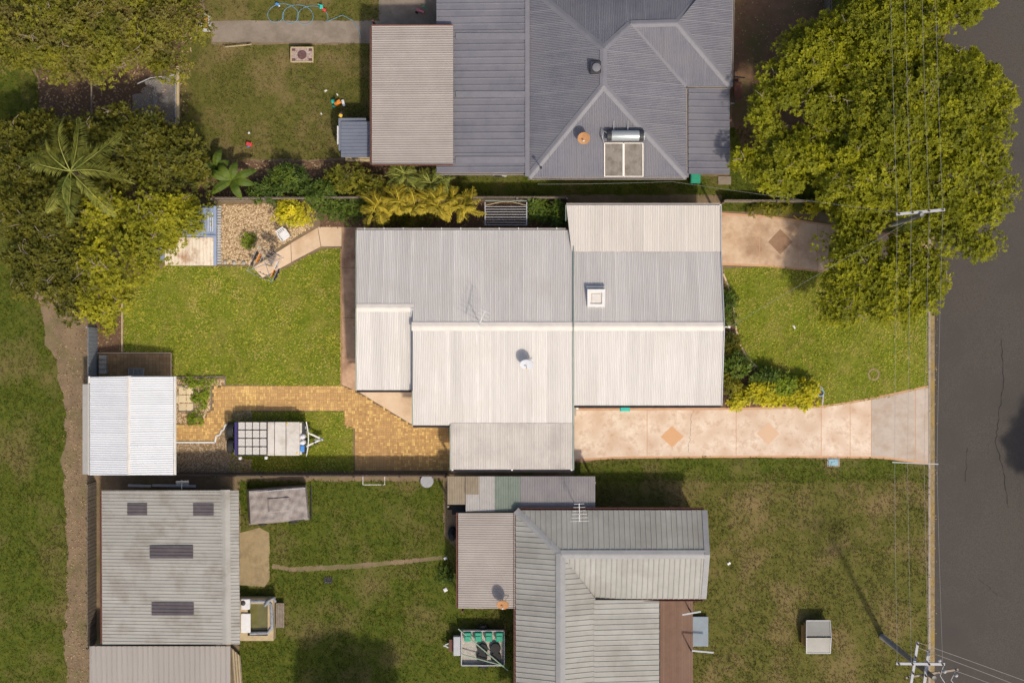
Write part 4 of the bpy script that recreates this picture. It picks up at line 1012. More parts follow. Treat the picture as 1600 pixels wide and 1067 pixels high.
def tree(name, label, lobes, n_sub, per, L, m, base, cat='tree', nl=9, sub=(.45, .95), group=None, trunk_r=.2, limbs=9, twigs=30, cut=None):
    """lobes: (px, py, rx, ry, z centre, z radius) with px sizes; sub clumps are spread through the lobes"""
    b = W(*base, 0); o = thing(name, label, cat, b, group)
    ar = np.array([l[2] * l[3] for l in lobes], float); ar /= ar.sum()
    subs = []
    for l, a in zip(lobes, ar):
        c = np.array(W(l[0], l[1], l[4])); f = (H - l[4]) / H / S; n = max(2, int(n_sub * a))
        d = rdir(n); r = rng.uniform(.35, .98, (len(d), 1)) ** .6
        p = c + d * r * np.array([l[2] * f, l[3] * f, l[5]]); subs.append(p)
    subs = np.concatenate(subs)
    if cut is not None: subs = subs[cut(subs)]
    rs = rng.uniform(sub[0], sub[1], len(subs)); ts = rng.normal(.5, .2, len(subs))
    dd = rdir(len(subs) * per, -.35); k = len(dd); idx = np.arange(k) % len(subs)
    C = subs[idx] + dd * (rs[idx] * rng.uniform(.45, 1.0, k))[:, None] * np.array([1.15, 1.15, .7])
    N = dd * .7 + np.array([0, 0, .75]) + rng.normal(0, .25, (k, 3))
    C[:, 2] = np.maximum(C[:, 2], .1)
    Ls = (L * rng.uniform(.65, 1.4, len(subs)))[idx][:, None]
    V, F, T = rosettes(C, N, Ls, nl, ts[idx] + rng.normal(0, .14, k))
    mesh_np('crown', V, F, T, M[m], o)
    mb = MB(); zc = float(np.mean([l[4] for l in lobes])); fork = Vector((b.x, b.y, max(.2, zc * .45)))
    if trunk_r > .06:
        mb.tube([b, b + Vector((.05, .03, fork.z * .5)), fork], trunk_r, 9, r2=trunk_r * .75)
        for l in range(limbs):
            t = Vector(subs[int(rng.integers(len(subs)))]); mdl = fork.lerp(t, .5) + Vector((random.uniform(-.3, .3), random.uniform(-.3, .3), .35))
            mb.tube([fork, mdl, t], trunk_r * .55, 6, r2=.03)
        build(mb, 'trunk', M['bark'], o, smooth=True)
        mb = MB()
        for l in range(twigs):
            i = int(rng.integers(len(subs))); p = Vector(subs[i]); q = p + Vector((random.uniform(-.7, .7), random.uniform(-.7, .7), rs[i] * .75))
            e = p.lerp(q, .6) + Vector((random.uniform(-.2, .2), random.uniform(-.2, .2), .1))
            q.z += .12; mb.tube([p, e, q], .026, 4, r2=.010); mb.tube([e, e + Vector((random.uniform(-.4, .4), random.uniform(-.4, .4), .15))], .014, 4, r2=.006)
        if twigs: build(mb, 'twigs', M['twig'], o, kind='stuff')
    else:
        for j in range(4): mb.tube([b, b + Vector((random.uniform(-.15, .15), random.uniform(-.15, .15), zc))], .025, 5, r2=.012)
        build(mb, 'stem', M['bark'], o)
    return o
tree('street_tree', 'huge spreading yellow green tree on the verge at the upper right',
     [(1385, 55, 88, 85, 5.2, 1.9), (1285, 95, 70, 55, 4.6, 1.4), (1245, 165, 75, 62, 4.4, 1.5), (1400, 160, 130, 110, 5.4, 2.1), (1500, 170, 90, 90, 4.9, 1.8), (1250, 255, 90, 45, 4.2, 1.4), (1370, 260, 110, 75, 4.9, 1.8), (1490, 280, 90, 85, 4.7, 1.7), (1480, -10, 60, 50, 4.6, 1.6), (1500, 370, 50, 35, 4.2, 1.3)],
     560, 66, .165, 'leaf_street', (1405, 190), trunk_r=.38, limbs=26, twigs=150)
tree('street_tree', 'smaller yellow green tree over the end of the pink driveway',
     [(1325, 400, 42, 42, 3.4, 1.2), (1330, 465, 50, 38, 3.2, 1.2), (1400, 450, 55, 48, 3.6, 1.3), (1350, 330, 38, 28, 3.4, 1.0), (1440, 430, 30, 40, 3.6, 1.1), (1420, 380, 20, 16, 3.4, .8)],
     170, 56, .155, 'leaf_street', (1365, 425), trunk_r=.18, limbs=12, twigs=50)
tree('backyard_tree', 'broad yellow green tree at the top left corner',
     [(60, 30, 90, 75, 5.0, 1.7), (170, 30, 100, 80, 5.2, 1.7), (265, 45, 55, 70, 4.6, 1.4), (110, 85, 95, 35, 4.4, 1.2), (20, 70, 40, 40, 4.2, 1.2)],
     280, 52, .145, 'leaf_olive', (150, 40), trunk_r=.28, limbs=16, twigs=110)
tree('backyard_tree', 'bright yellow green tree over the flaking white shed roof',
     [(205, 345, 80, 40, 3.9, 1.1), (270, 345, 55, 38, 3.7, .9), (190, 400, 62, 50, 3.8, 1.2), (240, 380, 40, 30, 3.6, 1.0), (165, 460, 35, 42, 3.2, 1.0)],
     150, 50, .14, 'leaf_yellow', (205, 375), trunk_r=.2, limbs=12, twigs=36)
tree('backyard_tree', 'dark leafy tree beyond the pen netting',
     [(190, 230, 80, 55, 3.4, 1.1), (260, 255, 60, 50, 3.2, 1.0), (60, 215, 60, 30, 3.0, .9), (130, 290, 60, 30, 3.4, .9), (40, 260, 50, 35, 3.0, .9)],
     190, 36, .18, 'leaf_dark', (190, 240), trunk_r=.16, limbs=12, twigs=30)
tree('backyard_tree', 'olive tree spreading over the park grass at the left',
     [(70, 400, 70, 65, 3.6, 1.1), (90, 340, 60, 45, 3.6, 1.0), (30, 330, 40, 40, 3.2, .9), (110, 455, 32, 30, 2.9, .8)],
     130, 36, .16, 'leaf_dark', (90, 395), trunk_r=.16, limbs=10, twigs=34)
tree('street_tree', 'tree beyond the right edge that shades the street', [(1760, 800, 70, 70, 4.5, 2)], 80, 40, .24, 'leaf_street', (1740, 800), trunk_r=.25)
tree('backyard_tree', 'tree below the lower edge that shades the back lawn', [(570, 1180, 80, 50, 4.5, 1.8)], 80, 40, .24, 'leaf_green', (560, 1170), trunk_r=.22)

def shrub(label, px, py, r, h, m, n, L, nl=6, ry=None, name='shrub', sub=(.2, .42), per=16):
    return tree(name, label, [(px, py, r, ry or r, h * .55, h * .45)], n, per, L, m, (px, py), 'shrub', nl, sub, trunk_r=.03)
shrub('dense green shrub beside the banana plant', 455, 283, 38, 1.9, 'leaf_green', 34, .16, ry=22)
shrub('yellow green shrub above the paling fence', 545, 282, 42, 1.9, 'leaf_olive', 34, .16, ry=22)
shrub('leafy green shrub hanging over the pebble bed', 462, 333, 32, 1.5, 'leaf_lime', 32, .15, ry=22)
shrub('light green hedge shrub between path and palms', 545, 328, 52, 1.3, 'leaf_green', 40, .13, ry=18)
shrub('tangled green shrub over the fence above the path corner', 505, 305, 40, 1.7, 'leaf_green', 34, .15, ry=20)
shrub('leafy shrub at the left end of the palm row', 590, 300, 32, 1.8, 'leaf_olive', 26, .15, ry=22)
shrub('bushy shrub between banana plant and pebble bed', 415, 300, 26, 1.5, 'leaf_green', 22, .15, ry=15)
shrub('low yellow shrub under the golden palms', 640, 338, 50, .8, 'leaf_olive', 26, .14, ry=10)
shrub('glossy green shrub right of the folding clothesline', 838, 328, 16, 1.4, 'leaf_green', 14, .22)
shrub('broad leaf green plant beside the awning corner', 872, 334, 13, 1.2, 'leaf_green', 9, .28)
shrub('low bush at the corner of the pink driveway', 1290, 325, 34, 1.2, 'leaf_lime', 20, .14, ry=14)
shrub('straggly bush along the low grey fence', 1205, 328, 38, .9, 'leaf_olive', 18, .13, ry=9)
shrub('lime yellow bush at the right end of the front bed', 1258, 614, 22, 1.2, 'leaf_lime', 26, .20, ry=17)
shrub('lime yellow bush left of the end bush', 1226, 621, 17, .9, 'leaf_lime', 18, .18, ry=12)
shrub('lime yellow bush in the middle of the front bed', 1192, 612, 24, 1.2, 'leaf_lime', 26, .20, ry=18)
shrub('low lime bush at the corner of the gable', 1158, 624, 15, .6, 'leaf_lime', 14, .16, ry=9)
shrub('green bush between the lime bushes', 1225, 602, 20, 1.1, 'leaf_weed', 20, .19, ry=13)
shrub('dark green bush behind the lime bushes', 1196, 590, 26, 1.1, 'leaf_green', 22, .18, ry=10)
shrub('dark leafy plants below the gable bracket', 1144, 535, 9, .8, 'leaf_dark', 14, .17, ry=16)
shrub('green leafy plants against the front gable', 1152, 572, 17, 1.0, 'leaf_green', 22, .18, ry=18)
shrub('olive plants at the lower gable corner', 1143, 598, 12, .8, 'leaf_olive', 14, .16, ry=14)
shrub('small green plants under the gable bracket', 1139, 475, 7, .5, 'leaf_green', 16, .13, ry=32)
shrub('yellow bush in the left garden bed', 168, 500, 14, .8, 'leaf_yellow', 14, .13, ry=24)
shrub('small weed clump in the pebble bed', 387, 377, 7, .25, 'leaf_weed', 7, .11)
shrub('weeds among the stepping stone pebbles', 315, 625, 10, .22, 'leaf_weed', 12, .10, ry=16)
shrub('weed patch above the stepping stones', 310, 598, 24, .2, 'leaf_weed', 14, .09, ry=5)
shrub('weed patch below the stepping stones', 303, 652, 9, .2, 'leaf_weed', 8, .09, ry=9)
shrub('green bush beside the red soil bed', 1218, 265, 26, 1.6, 'leaf_lime', 26, .16)
shrub('small green weed by the lower carport', 697, 900, 12, .4, 'leaf_green', 9, .12)

def frond(V, F, T, base, az, L, rise, droop, nleaf, ll, tint):
    """one feather frond: arched rib with leaflets on both sides, appended to the arrays"""
    d = np.array([math.cos(az), math.sin(az), 0]); s = np.array([-d[1], d[0], 0]); up = np.array([0, 0, 1.0])
    tt = np.linspace(0, 1, nleaf + 1)
    bend = random.uniform(-.45, .45)
    P = [base + s * (bend * L * t * t) + d * (L * t * (1 - .12 * t * t)) + up * (rise * math.sin(min(1, t * 1.15) * 1.7) - droop * t ** 2.4) for t in tt]
    for i in range(nleaf):
        p, q = P[i], P[i + 1]; t = tt[i]; w = .02 * (1 - .7 * t) + .006
        k = len(V); V += [p - s * w, p + s * w, q + s * w, q - s * w]; F += [(k, k + 1, k + 2), (k, k + 2, k + 3)]; T += [tint + .25] * 2
        if t < .12: continue
        fl = ll * random.uniform(.7, 1.15) * math.sin(math.pi * (.12 + .85 * t)) ** .7
        for sg in (-1, 1):
            if random.random() < .12: continue
            dr = d * (.55 + .3 * t) + s * sg * .85 + up * random.uniform(-.25, .2); dr = dr / np.linalg.norm(dr); e = p + dr * fl * random.uniform(.85, 1.1); e[2] -= fl * .4
            wv = np.cross(dr, up); wv = wv / (np.linalg.norm(wv) + 1e-9) * .02; mdp = p + dr * fl * .5
            k = len(V); V += [p, mdp + wv, e, mdp - wv]; F += [(k, k + 1, k + 2), (k, k + 2, k + 3)]; T += [tint + random.gauss(0, .12)] * 2

def palm(label, px, py, h, L, nf, m, nleaf=34, ll=.5, stems=1, droop=.9, name='palm_tree', group=None):
    b = W(px, py, h); b = Vector((b.x, b.y, 0)); o = thing(name, label, 'palm', b, group)
    for sidx in range(stems):
        off = Vector((random.uniform(-.6, .6), random.uniform(-.35, .35), 0)) if stems > 1 else Vector()
        hh = h * random.uniform(.8, 1.05) if stems > 1 else h
        mb = MB(); mb.tube([b + off * .5, b + off * .8 + Vector((0, 0, hh * .5)), b + off + Vector((0, 0, hh))], .12 if stems == 1 else .05, 8, r2=.08 if stems == 1 else .035); build(mb, 'trunk', M['bark'], o)
        for i in range(nf):
            V, F_, T = [], [], []
            frond(V, F_, T, np.array(b + off + Vector((0, 0, hh))), i * 2.399 + sidx + random.uniform(-.35, .35), L * random.uniform(.6, 1.15), random.uniform(.2, .95), droop * random.uniform(.6, 1.3), nleaf, ll, random.uniform(.2, .8))
            mesh_np('frond', np.array(V), np.array(F_), np.array(T), M[m], o)
    return o
palm('tall palm with long feathery fronds at the left', 110, 268, 6.2, 3.3, 12, 'leaf_palm', 50, .6, droop=1.9)
for lab, x, y, hh in [('golden palm clump nearest the path corner', 592, 322, 1.9), ('golden palm clump, second from the path corner', 632, 318, 2.3), ('golden palm clump, third from the path corner', 675, 320, 2.2), ('golden palm clump nearest the folding clothesline', 718, 318, 2.0)]:
    palm(lab, x, y, hh, 1.15, 6, 'leaf_goldpalm', 26, .34, 4, .8)
for lab, x, y in [('green palm clump below the taupe patio corner', 625, 275), ('green palm clump below the long slate roof', 678, 280)]:
    palm(lab, x, y, 2.2, 1.1, 7, 'leaf_palm', 20, .38, 3, .7)

def banana(label, px, py, n, L, h=1.6):
    b = W(px, py, 0); o = thing('banana_plant', label, 'plant', b)
    mb = MB(); mb.tube([b, b + Vector((0, 0, h))], .11, 8, r2=.06); build(mb, 'stem', M['leaf_green'], o)
    for i in range(n):
        az = i * 2.4 + .4; d = Vector((math.cos(az), math.sin(az), 0)); s = Vector((-d.y, d.x, 0)); l = L * random.uniform(.75, 1.1); mb = MB(); seg = 12
        pr = None
        for k in range(seg + 1):
            t = k / seg; p = b + Vector((0, 0, h)) + d * l * t + Vector((0, 0, .6 * math.sin(t * 1.9) - .55 * t * t)); w = .24 * math.sin(math.pi * min(1, .08 + .9 * t)) ** .6
            c = (p - s * w - Vector((0, 0, .05)), p, p + s * w - Vector((0, 0, .05)))
            if pr:
                tt = random.uniform(.35, .75); mb.face([pr[0], pr[1], c[1], c[0]], tt); mb.face([pr[1], pr[2], c[2], c[1]], tt + .1)
            pr = c
        build(mb, 'leaf', M['leaf_green'], o)
banana('banana plant with broad leaves above the pebble bed', 372, 288, 7, 1.5)
banana('smaller banana plant in the upper garden bed', 345, 268, 5, 1.1, 1.2)

# fallen leaves under the trees
def litter(label, poly, n, m, sz=(.05, .11)):
    wpp = [tuple(W(x, y)[:2]) for x, y in poly]; a = np.array(wpp)
    P = rng.uniform(a.min(0), a.max(0), (n * 3, 2)); P = P[inside(P[:, 0], P[:, 1], wpp)][:n]; k = len(P)
    g = rng.uniform(0, 6.28, k); r = rng.uniform(*sz, k); V = np.zeros((k, 4, 3))
    for j, (da, rr) in enumerate([(0, 1), (1.57, .45), (3.14, 1), (4.71, .45)]):
        V[:, j, 0] = P[:, 0] + np.cos(g + da) * r * rr; V[:, j, 1] = P[:, 1] + np.sin(g + da) * r * rr; V[:, j, 2] = .02 + rng.uniform(0, .035, k)
    base = (np.arange(k) * 4)[:, None]; F_ = np.concatenate([base + np.array([[0, 1, 2]]), base + np.array([[0, 2, 3]])], 1).reshape(-1, 3)
    o = mesh_np('fallen_leaves', V.reshape(-1, 3), F_, np.repeat(rng.random(k), 2), m); tag(o, label, 'leaf litter', kind='stuff')
M['dead_leaf'] = mat('dead_leaves', (0.12, 0.065, 0.035), (0.42, 0.30, 0.17), 3, tint='only')
litter('dry fallen leaves under the back trees', [(45, -20), (325, -20), (300, 60), (290, 250), (700, 255), (700, 310), (140, 310), (60, 480), (20, 300), (60, 180)], 5200, M['dead_leaf'])
litter('dry leaves along the dirt strip', [(75, 470), (145, 490), (145, 1067), (104, 1067), (98, 620)], 1500, M['dead_leaf'], (.03, .07))
litter('leaf scraps on the red soil bed', [(1145, -20), (1300, -20), (1300, 225), (1160, 230)], 700, M['dead_leaf'], (.03, .07))
litter('leaf scraps in the mulched beds beside the house', [(500, 316), (884, 316), (884, 357), (500, 357)], 700, M['dead_leaf'], (.03, .08))
litter('leaf scraps in the left garden bed', [(150, 432), (190, 432), (190, 550), (152, 550)], 260, M['dead_leaf'], (.03, .08))
litter('leaf scraps in the curved front bed', [(1134, 446), (1150, 515), (1180, 575), (1282, 606), (1283, 636), (1130, 636)], 300, M['dead_leaf'], (.03, .07))

# ------------------------------------------------------------------ vehicles and trailers
def wheel(parent, c, r, w, axis='y', name='wheel', rimm=None):
    mb = MB(); mb.lathe(c, [(r * .62, -w / 2), (r * .92, -w / 2), (r, -w * .32), (r, w * .32), (r * .92, w / 2), (r * .62, w / 2)], 20, axis=axis)
    t = build(mb, name, M['black'], parent, smooth=False)
    mb = MB(); mb.lathe(c, [(r * .15, -w * .42), (r * .60, -w * .52), (r * .61, w * .52), (r * .15, w * .42)], 14, axis=axis); build(mb, 'rim', rimm or M['steel'], t)
    return t

ct = thing('camper_trailer', 'white camper trailer with a mesh rack parked on the grass', 'trailer', W(425, 686, 0))
zt = 1.25
mb = MB(); a, b = W(371, 712, zt), W(471, 659, zt); cx, cy = (a.x + b.x) / 2, (a.y + b.y) / 2; lx, ly = b.x - a.x, b.y - a.y
M['trailer_cream'] = mat('dusty_cream_paint', (.60, .565, .52), (.50, .465, .42), 3, rough=.5, c3=(.44, .40, .35), s3=2.0)
mb.box((cx, cy, .78), (lx, ly - .10, .66), bev=.03); build(mb, 'body', M['trailer_cream'], ct)
for y_ in (-.55, .55):
    mb = MB(); mb.beam((a.x, cy + y_, .40), (b.x + .4, cy + y_, .40), .08, .10); build(mb, 'chassis_rail', M['black_paint'], ct)
xs_ = [372, 383.3, 394.5, 405.8, 417]; yr = [659, 671.8, 684.8, 697.8, 711]
for i in range(4):
    for j in range(4):
        p, q = W(xs_[i], yr[j + 1], zt), W(xs_[i + 1], yr[j], zt)
        mb = MB(); mb.box(((p.x + q.x) / 2, (p.y + q.y) / 2, zt), (q.x - p.x - .05, q.y - p.y - .05, .025)); pn_ = build(mb, 'mesh_panel', M['mesh_white'], ct)
        mb = MB(); hx, hy = (q.x - p.x) / 2 - .03, (q.y - p.y) / 2 - .03; c = Vector(((p.x + q.x) / 2, (p.y + q.y) / 2, zt + .017))
        for k in (-.5, 0, .5):
            mb.beam(c + Vector((-hx, -hy + (k + .5) * hy, 0)), c + Vector((hx, hy + (k - .5) * hy, 0)), .008, .008); mb.beam(c + Vector((-hx, hy - (k + .5) * hy, 0)), c + Vector((hx, -hy - (k - .5) * hy, 0)), .008, .008)
        build(mb, 'mesh_wire', M['grey_paint'], pn_, kind='stuff')
for x in xs_: mb = MB(); mb.beam(W(x, 657.5, zt + .03), W(x, 712.5, zt + .03), .035, .04); build(mb, 'rack_bar', M['black_paint'], ct)
for y in yr: mb = MB(); mb.beam(W(371, y, zt + .03), W(417.5, y, zt + .03), .035, .04); build(mb, 'rack_bar', M['black_paint'], ct)
for x0_, x1_ in [(418, 428.5), (429, 446.5), (447, 468)]:
    p, q = W(x0_, 711.5, zt), W(x1_, 659, zt); mb = MB(); mb.box(((p.x + q.x) / 2, (p.y + q.y) / 2, zt - .06), (q.x - p.x - .015, q.y - p.y, .16), bev=.02); build(mb, 'lid', M['trailer_cream'], ct)
for xx, yy in [(448.5, 662), (464, 708)]: mb = MB(); mb.box(W(xx, yy, zt + .03), (.09, .09, .015)); build(mb, 'reflector', M['yellow'], ct)
mb = MB(); p, q = W(366.5, 711, 1.2), W(371, 659, 1.2); mb.box(((p.x + q.x) / 2, cy, .95), (q.x - p.x, ly - .05, .5)); build(mb, 'tail_panel', M['navy'], ct)
for yy in (671, 696): wheel(ct, W(360.5, yy, .85), .43, .30, 'x', 'spare_wheel')
mb = MB(); mb.box(W(474, 685, .8), (.25, ly - .2, .55)); build(mb, 'stone_guard', M['black_paint'], ct)
for yy in (681, 690): mb = MB(); mb.lathe(W(474.5, yy, .75), [(.15, 0), (.16, .05), (.16, .38), (.11, .46), (.06, .47), (.06, .54)], 14); build(mb, 'gas_bottle', M['white_plastic'], ct)
mb = MB(); mb.box(W(473, 700, 1.0), (.24, .40, .42), bev=.05); build(mb, 'jerry_can', M['blue'], ct)
arc = [W(478.5 + 3.4 * math.sin(math.pi * t), 659 + 54 * t, .95) for t in np.linspace(0, 1, 14)]
mb = MB(); mb.tube(arc, .035, 8); build(mb, 'guard_bar', M['white_paint'], ct, smooth=True)
hz = W(503, 686, .5)
for yy in (671, 701): mb = MB(); mb.beam(W(471, yy, .5), hz, .09, .10); build(mb, 'drawbar', M['white_paint'], ct)
mb = MB(); mb.lathe(hz, [(.09, -.05), (.10, .0), (.09, .09), (.04, .12)], 14); mb.box(W(496, 687, .55), (.4, .06, .08)); build(mb, 'hitch', M['steel'], ct)
mb = MB(); jp = W(494, 692, 0); mb.tube([(jp.x, jp.y, .15), (jp.x, jp.y, .8)], .035, 8); mb.lathe((jp.x, jp.y - .05, .12), [(.03, 0), (.12, .01), (.12, .07), (.03, .08)], 12, axis='y'); build(mb, 'jockey_wheel', M['black_paint'], ct)
mb = MB(); mb.tube([W(487, 678, .6), W(480, 676, .7), W(474, 668, .7)], .02, 5); mb.box(W(476, 668, .85), (.22, .16, .2)); build(mb, 'hand_pump', M['steel'], ct)
for yy, sgn in [(657, 1), (713, -1)]:
    wheel(ct, Vector((cx - .1, cy + sgn * (ly / 2 - .12), .36)), .36, .22, 'y')
mb = MB(); mb.box(W(375.5, 715.5, .95), (.16, .16, .2), bev=.02); build(mb, 'side_lamp', M['white_plastic'], ct); mb = MB(); mb.box(W(416, 715, .95), (.16, .16, .2), bev=.02); build(mb, 'side_lamp', M['white_plastic'], ct)

ut = thing('utility_trailer', 'small open box trailer loaded with tyres beside the zinc roofed house', 'trailer', W(752, 1012, 0))
a, b = W(721, 1039, .75), W(788, 985, .75); cx, cy = (a.x + b.x) / 2, (a.y + b.y) / 2; lx, ly = b.x - a.x, b.y - a.y
mb = MB(); mb.box((cx, cy, .45), (lx, ly, .06)); build(mb, 'tray_floor', M['grey_stone'], ut)
for dx, dy, w, h in [(-lx / 2, 0, .05, ly), (lx / 2, 0, .05, ly), (0, -ly / 2, lx, .05), (0, ly / 2, lx, .05)]:
    mb = MB(); mb.box((cx + dx, cy + dy, .64), (w, h, .36)); build(mb, 'side', M['grey_paint'], ut)
for s_ in (-1, 1): wheel(ut, Vector((cx, cy + s_ * (ly / 2 + .13), .3)), .3, .18, 'y')
hp = W(694, 1008, .4)
for yy in (995, 1021): mb = MB(); mb.beam(W(721, yy, .4), hp, .06, .06); build(mb, 'drawbar', M['steel'], ut)
mb = MB(); mb.lathe(hp, [(.06, -.03), (.07, .03), (.04, .09)], 12); build(mb, 'hitch', M['steel'], ut)
mb = MB(); p = W(708, 1008, .55); mb.box(p, (.45, .7, .12)); build(mb, 'tool_tray', M['rust'], ut)
mb = MB(); mb.box(W(714, 1008, .75), (.40, 1.10, .35), bev=.03); build(mb, 'tool_box', M['grey_paint'], ut)
for i, lab in enumerate(['green crate in the open trailer, leftmost of four', 'green crate in the open trailer, second from the left', 'green crate in the open trailer, third from the left', 'green crate in the open trailer, rightmost of four']):
    p = W(731 + i * 16.4, 993.5, .72); mb = MB(); o = thing('crate', lab, 'crate', p - Vector((0, 0, .23)), 'green crates in the trailer')
    mb.box(p, (.40, .52, .44), bev=.04); build(mb, 'body', M['green_bin'], o); mb = MB(); mb.box(p + Vector((0, 0, .245)), (.30, .10, .04), bev=.01); build(mb, 'handle', M['green_bin'], o)
for i, (x, y, lab) in enumerate([(754, 1013, 'tyre with spoked rim in the trailer, upper left of four'), (774, 1012, 'tyre with spoked rim in the trailer, upper right of four'), (753, 1026, 'tyre with spoked rim in the trailer, lower left of four'), (775, 1026, 'tyre with spoked rim in the trailer, lower right of four')]):
    c = W(x, y, .62 + .02 * (i < 2)); o = thing('loose_wheel', lab, 'wheel', c - Vector((0, 0, .12)), 'loose wheels in the trailer')
    mb = MB(); mb.lathe(c, [(.17, -.1), (.29, -.1), (.31, -.04), (.31, .04), (.28, .1), (.18, .1)], 20); build(mb, 'tyre', M['black'], o)
    for k in range(5):
        g = k * 1.2566 + i; mb = MB(); mb.beam(c + Vector((.03 * math.cos(g), .03 * math.sin(g), .07)), c + Vector((.18 * math.cos(g), .18 * math.sin(g), .07)), .05, .03); build(mb, 'spoke', M['white_plastic'], o)
for lab, p, q in [('long pale green pole laid across the open trailer', (716, 982), (794, 1047)), ('second pole laid along the bottom of the open trailer', (722, 1022), (788, 1040))]:
    mb = MB(); mb.tube([W(*p, .92), W(*q, .90)], .035, 7); tag(build(mb, 'pole', mat('pale_green_pole', (.28, .38, .28), (.22, .3, .22), 3)), lab, 'pole')

tt = thing('covered_trailer', 'flat trailer under a dusty grey tarp above the sandy pad', 'trailer', W(434, 790, 0))
C4 = [(386, 764), (479, 757), (484, 812), (389, 820)]
def tarp_pt(u, v):
    x = (C4[0][0] * (1 - u) + C4[1][0] * u) * (1 - v) + (C4[3][0] * (1 - u) + C4[2][0] * u) * v
    y = (C4[0][1] * (1 - u) + C4[1][1] * u) * (1 - v) + (C4[3][1] * (1 - u) + C4[2][1] * u) * v
    e = min(u, 1 - u, v * .6, (1 - v) * .6)
    z = .85 if e > .03 else .35 + .5 * (e / .03) ** .5
    h = .08 if (.34 < u < .68 and .30 < v < .70) else 0
    wr_ = .022 * math.sin(9 * u + 5 * v + 2 * math.sin(7 * v)) + .016 * math.sin(23 * v - 11 * u + 3 * math.sin(5 * u)) + .012 * math.sin(41 * u + 17 * v)
    return W(x, y, z + h + (wr_ if e > .02 else 0))
n = 34; G_ = [[tarp_pt(i / n, j / n) for j in range(n + 1)] for i in range(n + 1)]; mb = MB()
for i in range(n):
    for j in range(n): mb.face([G_[i][j], G_[i][j + 1], G_[i + 1][j + 1], G_[i + 1][j]])
build(mb, 'tarp', M['tarp'], tt)
mb = MB(); mb.box(W(434, 789, .5), (3.1, 1.7, .5)); build(mb, 'tray', M['black_paint'], tt)
mb = MB(); mb.tube([W(392, 769, .88), W(477, 762, .88)], .03, 6); build(mb, 'rope', M['grey_paint'], tt)
for x, y in [(410, 760), (455, 757), (410, 822), (458, 818)]: wheel(tt, W(x, 790 + (y - 790) * .85, .28), .27, .18, 'y')
mb = MB(); mb.tube([W(486, 758, .3), W(487, 812, .3)], .03, 6); tag(build(mb, 'rod', M['black_paint']), 'thin dark rod lying beside the tarp covered trailer', 'rod')

# ------------------------------------------------------------------ spa beside the shed
sp = thing('spa_pool', 'square spa pool with murky water beside the large shed', 'spa', W(405, 964, 0))
mb = MB()
for x0_, y0_, x1_, y1_ in [(377, 931, 431, 939), (377, 988, 431, 996), (422, 939, 431, 988), (377, 939, 391, 988)]:
    p, q = W(x0_, y1_), W(x1_, y0_); mb.box(((p.x + q.x) / 2, (p.y + q.y) / 2, .35), (q.x - p.x, q.y - p.y, .7))
build(mb, 'surround', M['pale_timber'], sp)
mb = MB(); mb.prism(WP([(390, 938), (423, 938), (423, 989), (390, 989)]), .3, .52); build(mb, 'water', M['water'], sp)
rim = [(391, 939), (418, 939), (424, 944), (425, 960), (424, 980), (418, 988), (391, 989)]
mb = MB(); mb.tube([W(x + random.uniform(-.8, .8), y, .72) for x, y in rim], .10, 8); build(mb, 'liner_edge', M['liner'], sp)
mb = MB(); mb.box(W(384, 973, .78), (.55, 1.1, .08), bev=.02); build(mb, 'cover', M['white_plastic'], sp)
mb = MB(); mb.box(W(384, 943, .82), (.50, .6, .24), bev=.03); pm = build(mb, 'pump', M['white_plastic'], sp)
mb = MB(); mb.lathe(W(380, 942, .95), [(.14, 0), (.14, .03), (.05, .05)], 14); build(mb, 'fan', M['black_paint'], pm)
mb = MB(); mb.tube([W(414, 946, .8), W(420, 938, .9), W(428, 934, .85), (W(430, 940, .8))], .09, 7); build(mb, 'folded_cover', M['liner'], sp)
st = thing('timber_step', 'grey timber step with slats beside the spa pool', 'step', W(437, 961, 0))
for i in range(5):
    mb = MB(); x = 432.5 + i * 2.6; mb.box(W(x, 961, .34), (.085, 1.42, .03)); build(mb, 'slat', M['timber'], st)
mb = MB(); mb.box(W(438, 945, .16), (.45, .08, .32)); mb.box(W(438, 977, .16), (.45, .08, .32)); build(mb, 'support', M['timber'], st)

# ------------------------------------------------------------------ clotheslines, laundry, chair
rc = thing('rotary_clothesline', 'rotary clothesline standing over the end of the diagonal path', 'clothesline', W(415, 414, 0))
cc = W(415, 413, 1.85); cc = Vector((cc.x, cc.y, 1.85)); A0 = .35; RR = 1.12
mb = MB(); mb.tube([(cc.x, cc.y, 0), (cc.x, cc.y, 1.95)], .035, 8); build(mb, 'mast', M['steel'], rc)
tips = [cc + Vector((RR * math.cos(A0 + k * math.pi / 2), RR * math.sin(A0 + k * math.pi / 2), .12)) for k in range(4)]
for t in tips: mb = MB(); mb.tube([cc, t], .018, 6); build(mb, 'arm', M['steel'], rc)
for f in (.45, .7, .97):
    mb = MB()
    for k in range(4): mb.tube([cc.lerp(tips[k], f), cc.lerp(tips[(k + 1) % 4], f)], .006, 4)
    build(mb, 'line', M['white_paint'], rc)
def garment(label, k, f, s0, s1, h, m, name='garment', group='laundry on the rotary clothesline'):
    a = cc.lerp(tips[k], f); b = cc.lerp(tips[(k + 1) % 4], f); p, q = a.lerp(b, s0), a.lerp(b, s1); n = 8; d = (q - p).normalized(); s = Vector((-d.y, d.x, 0)); mb = MB(); pr = None
    for i in range(n + 1):
        t = p.lerp(q, i / n); w = .03 * math.sin(i * 1.9); c = [t + s * .015, t - s * .015, t - s * (.015 - w) - Vector((0, 0, h)), t + s * (.015 + w) - Vector((0, 0, h))]
        if pr:
            for j in range(4): mb.face([pr[j], pr[(j + 1) % 4], c[(j + 1) % 4], c[j]])
        pr = c
    tag(build(mb, name, M[m]), label, 'laundry', group)
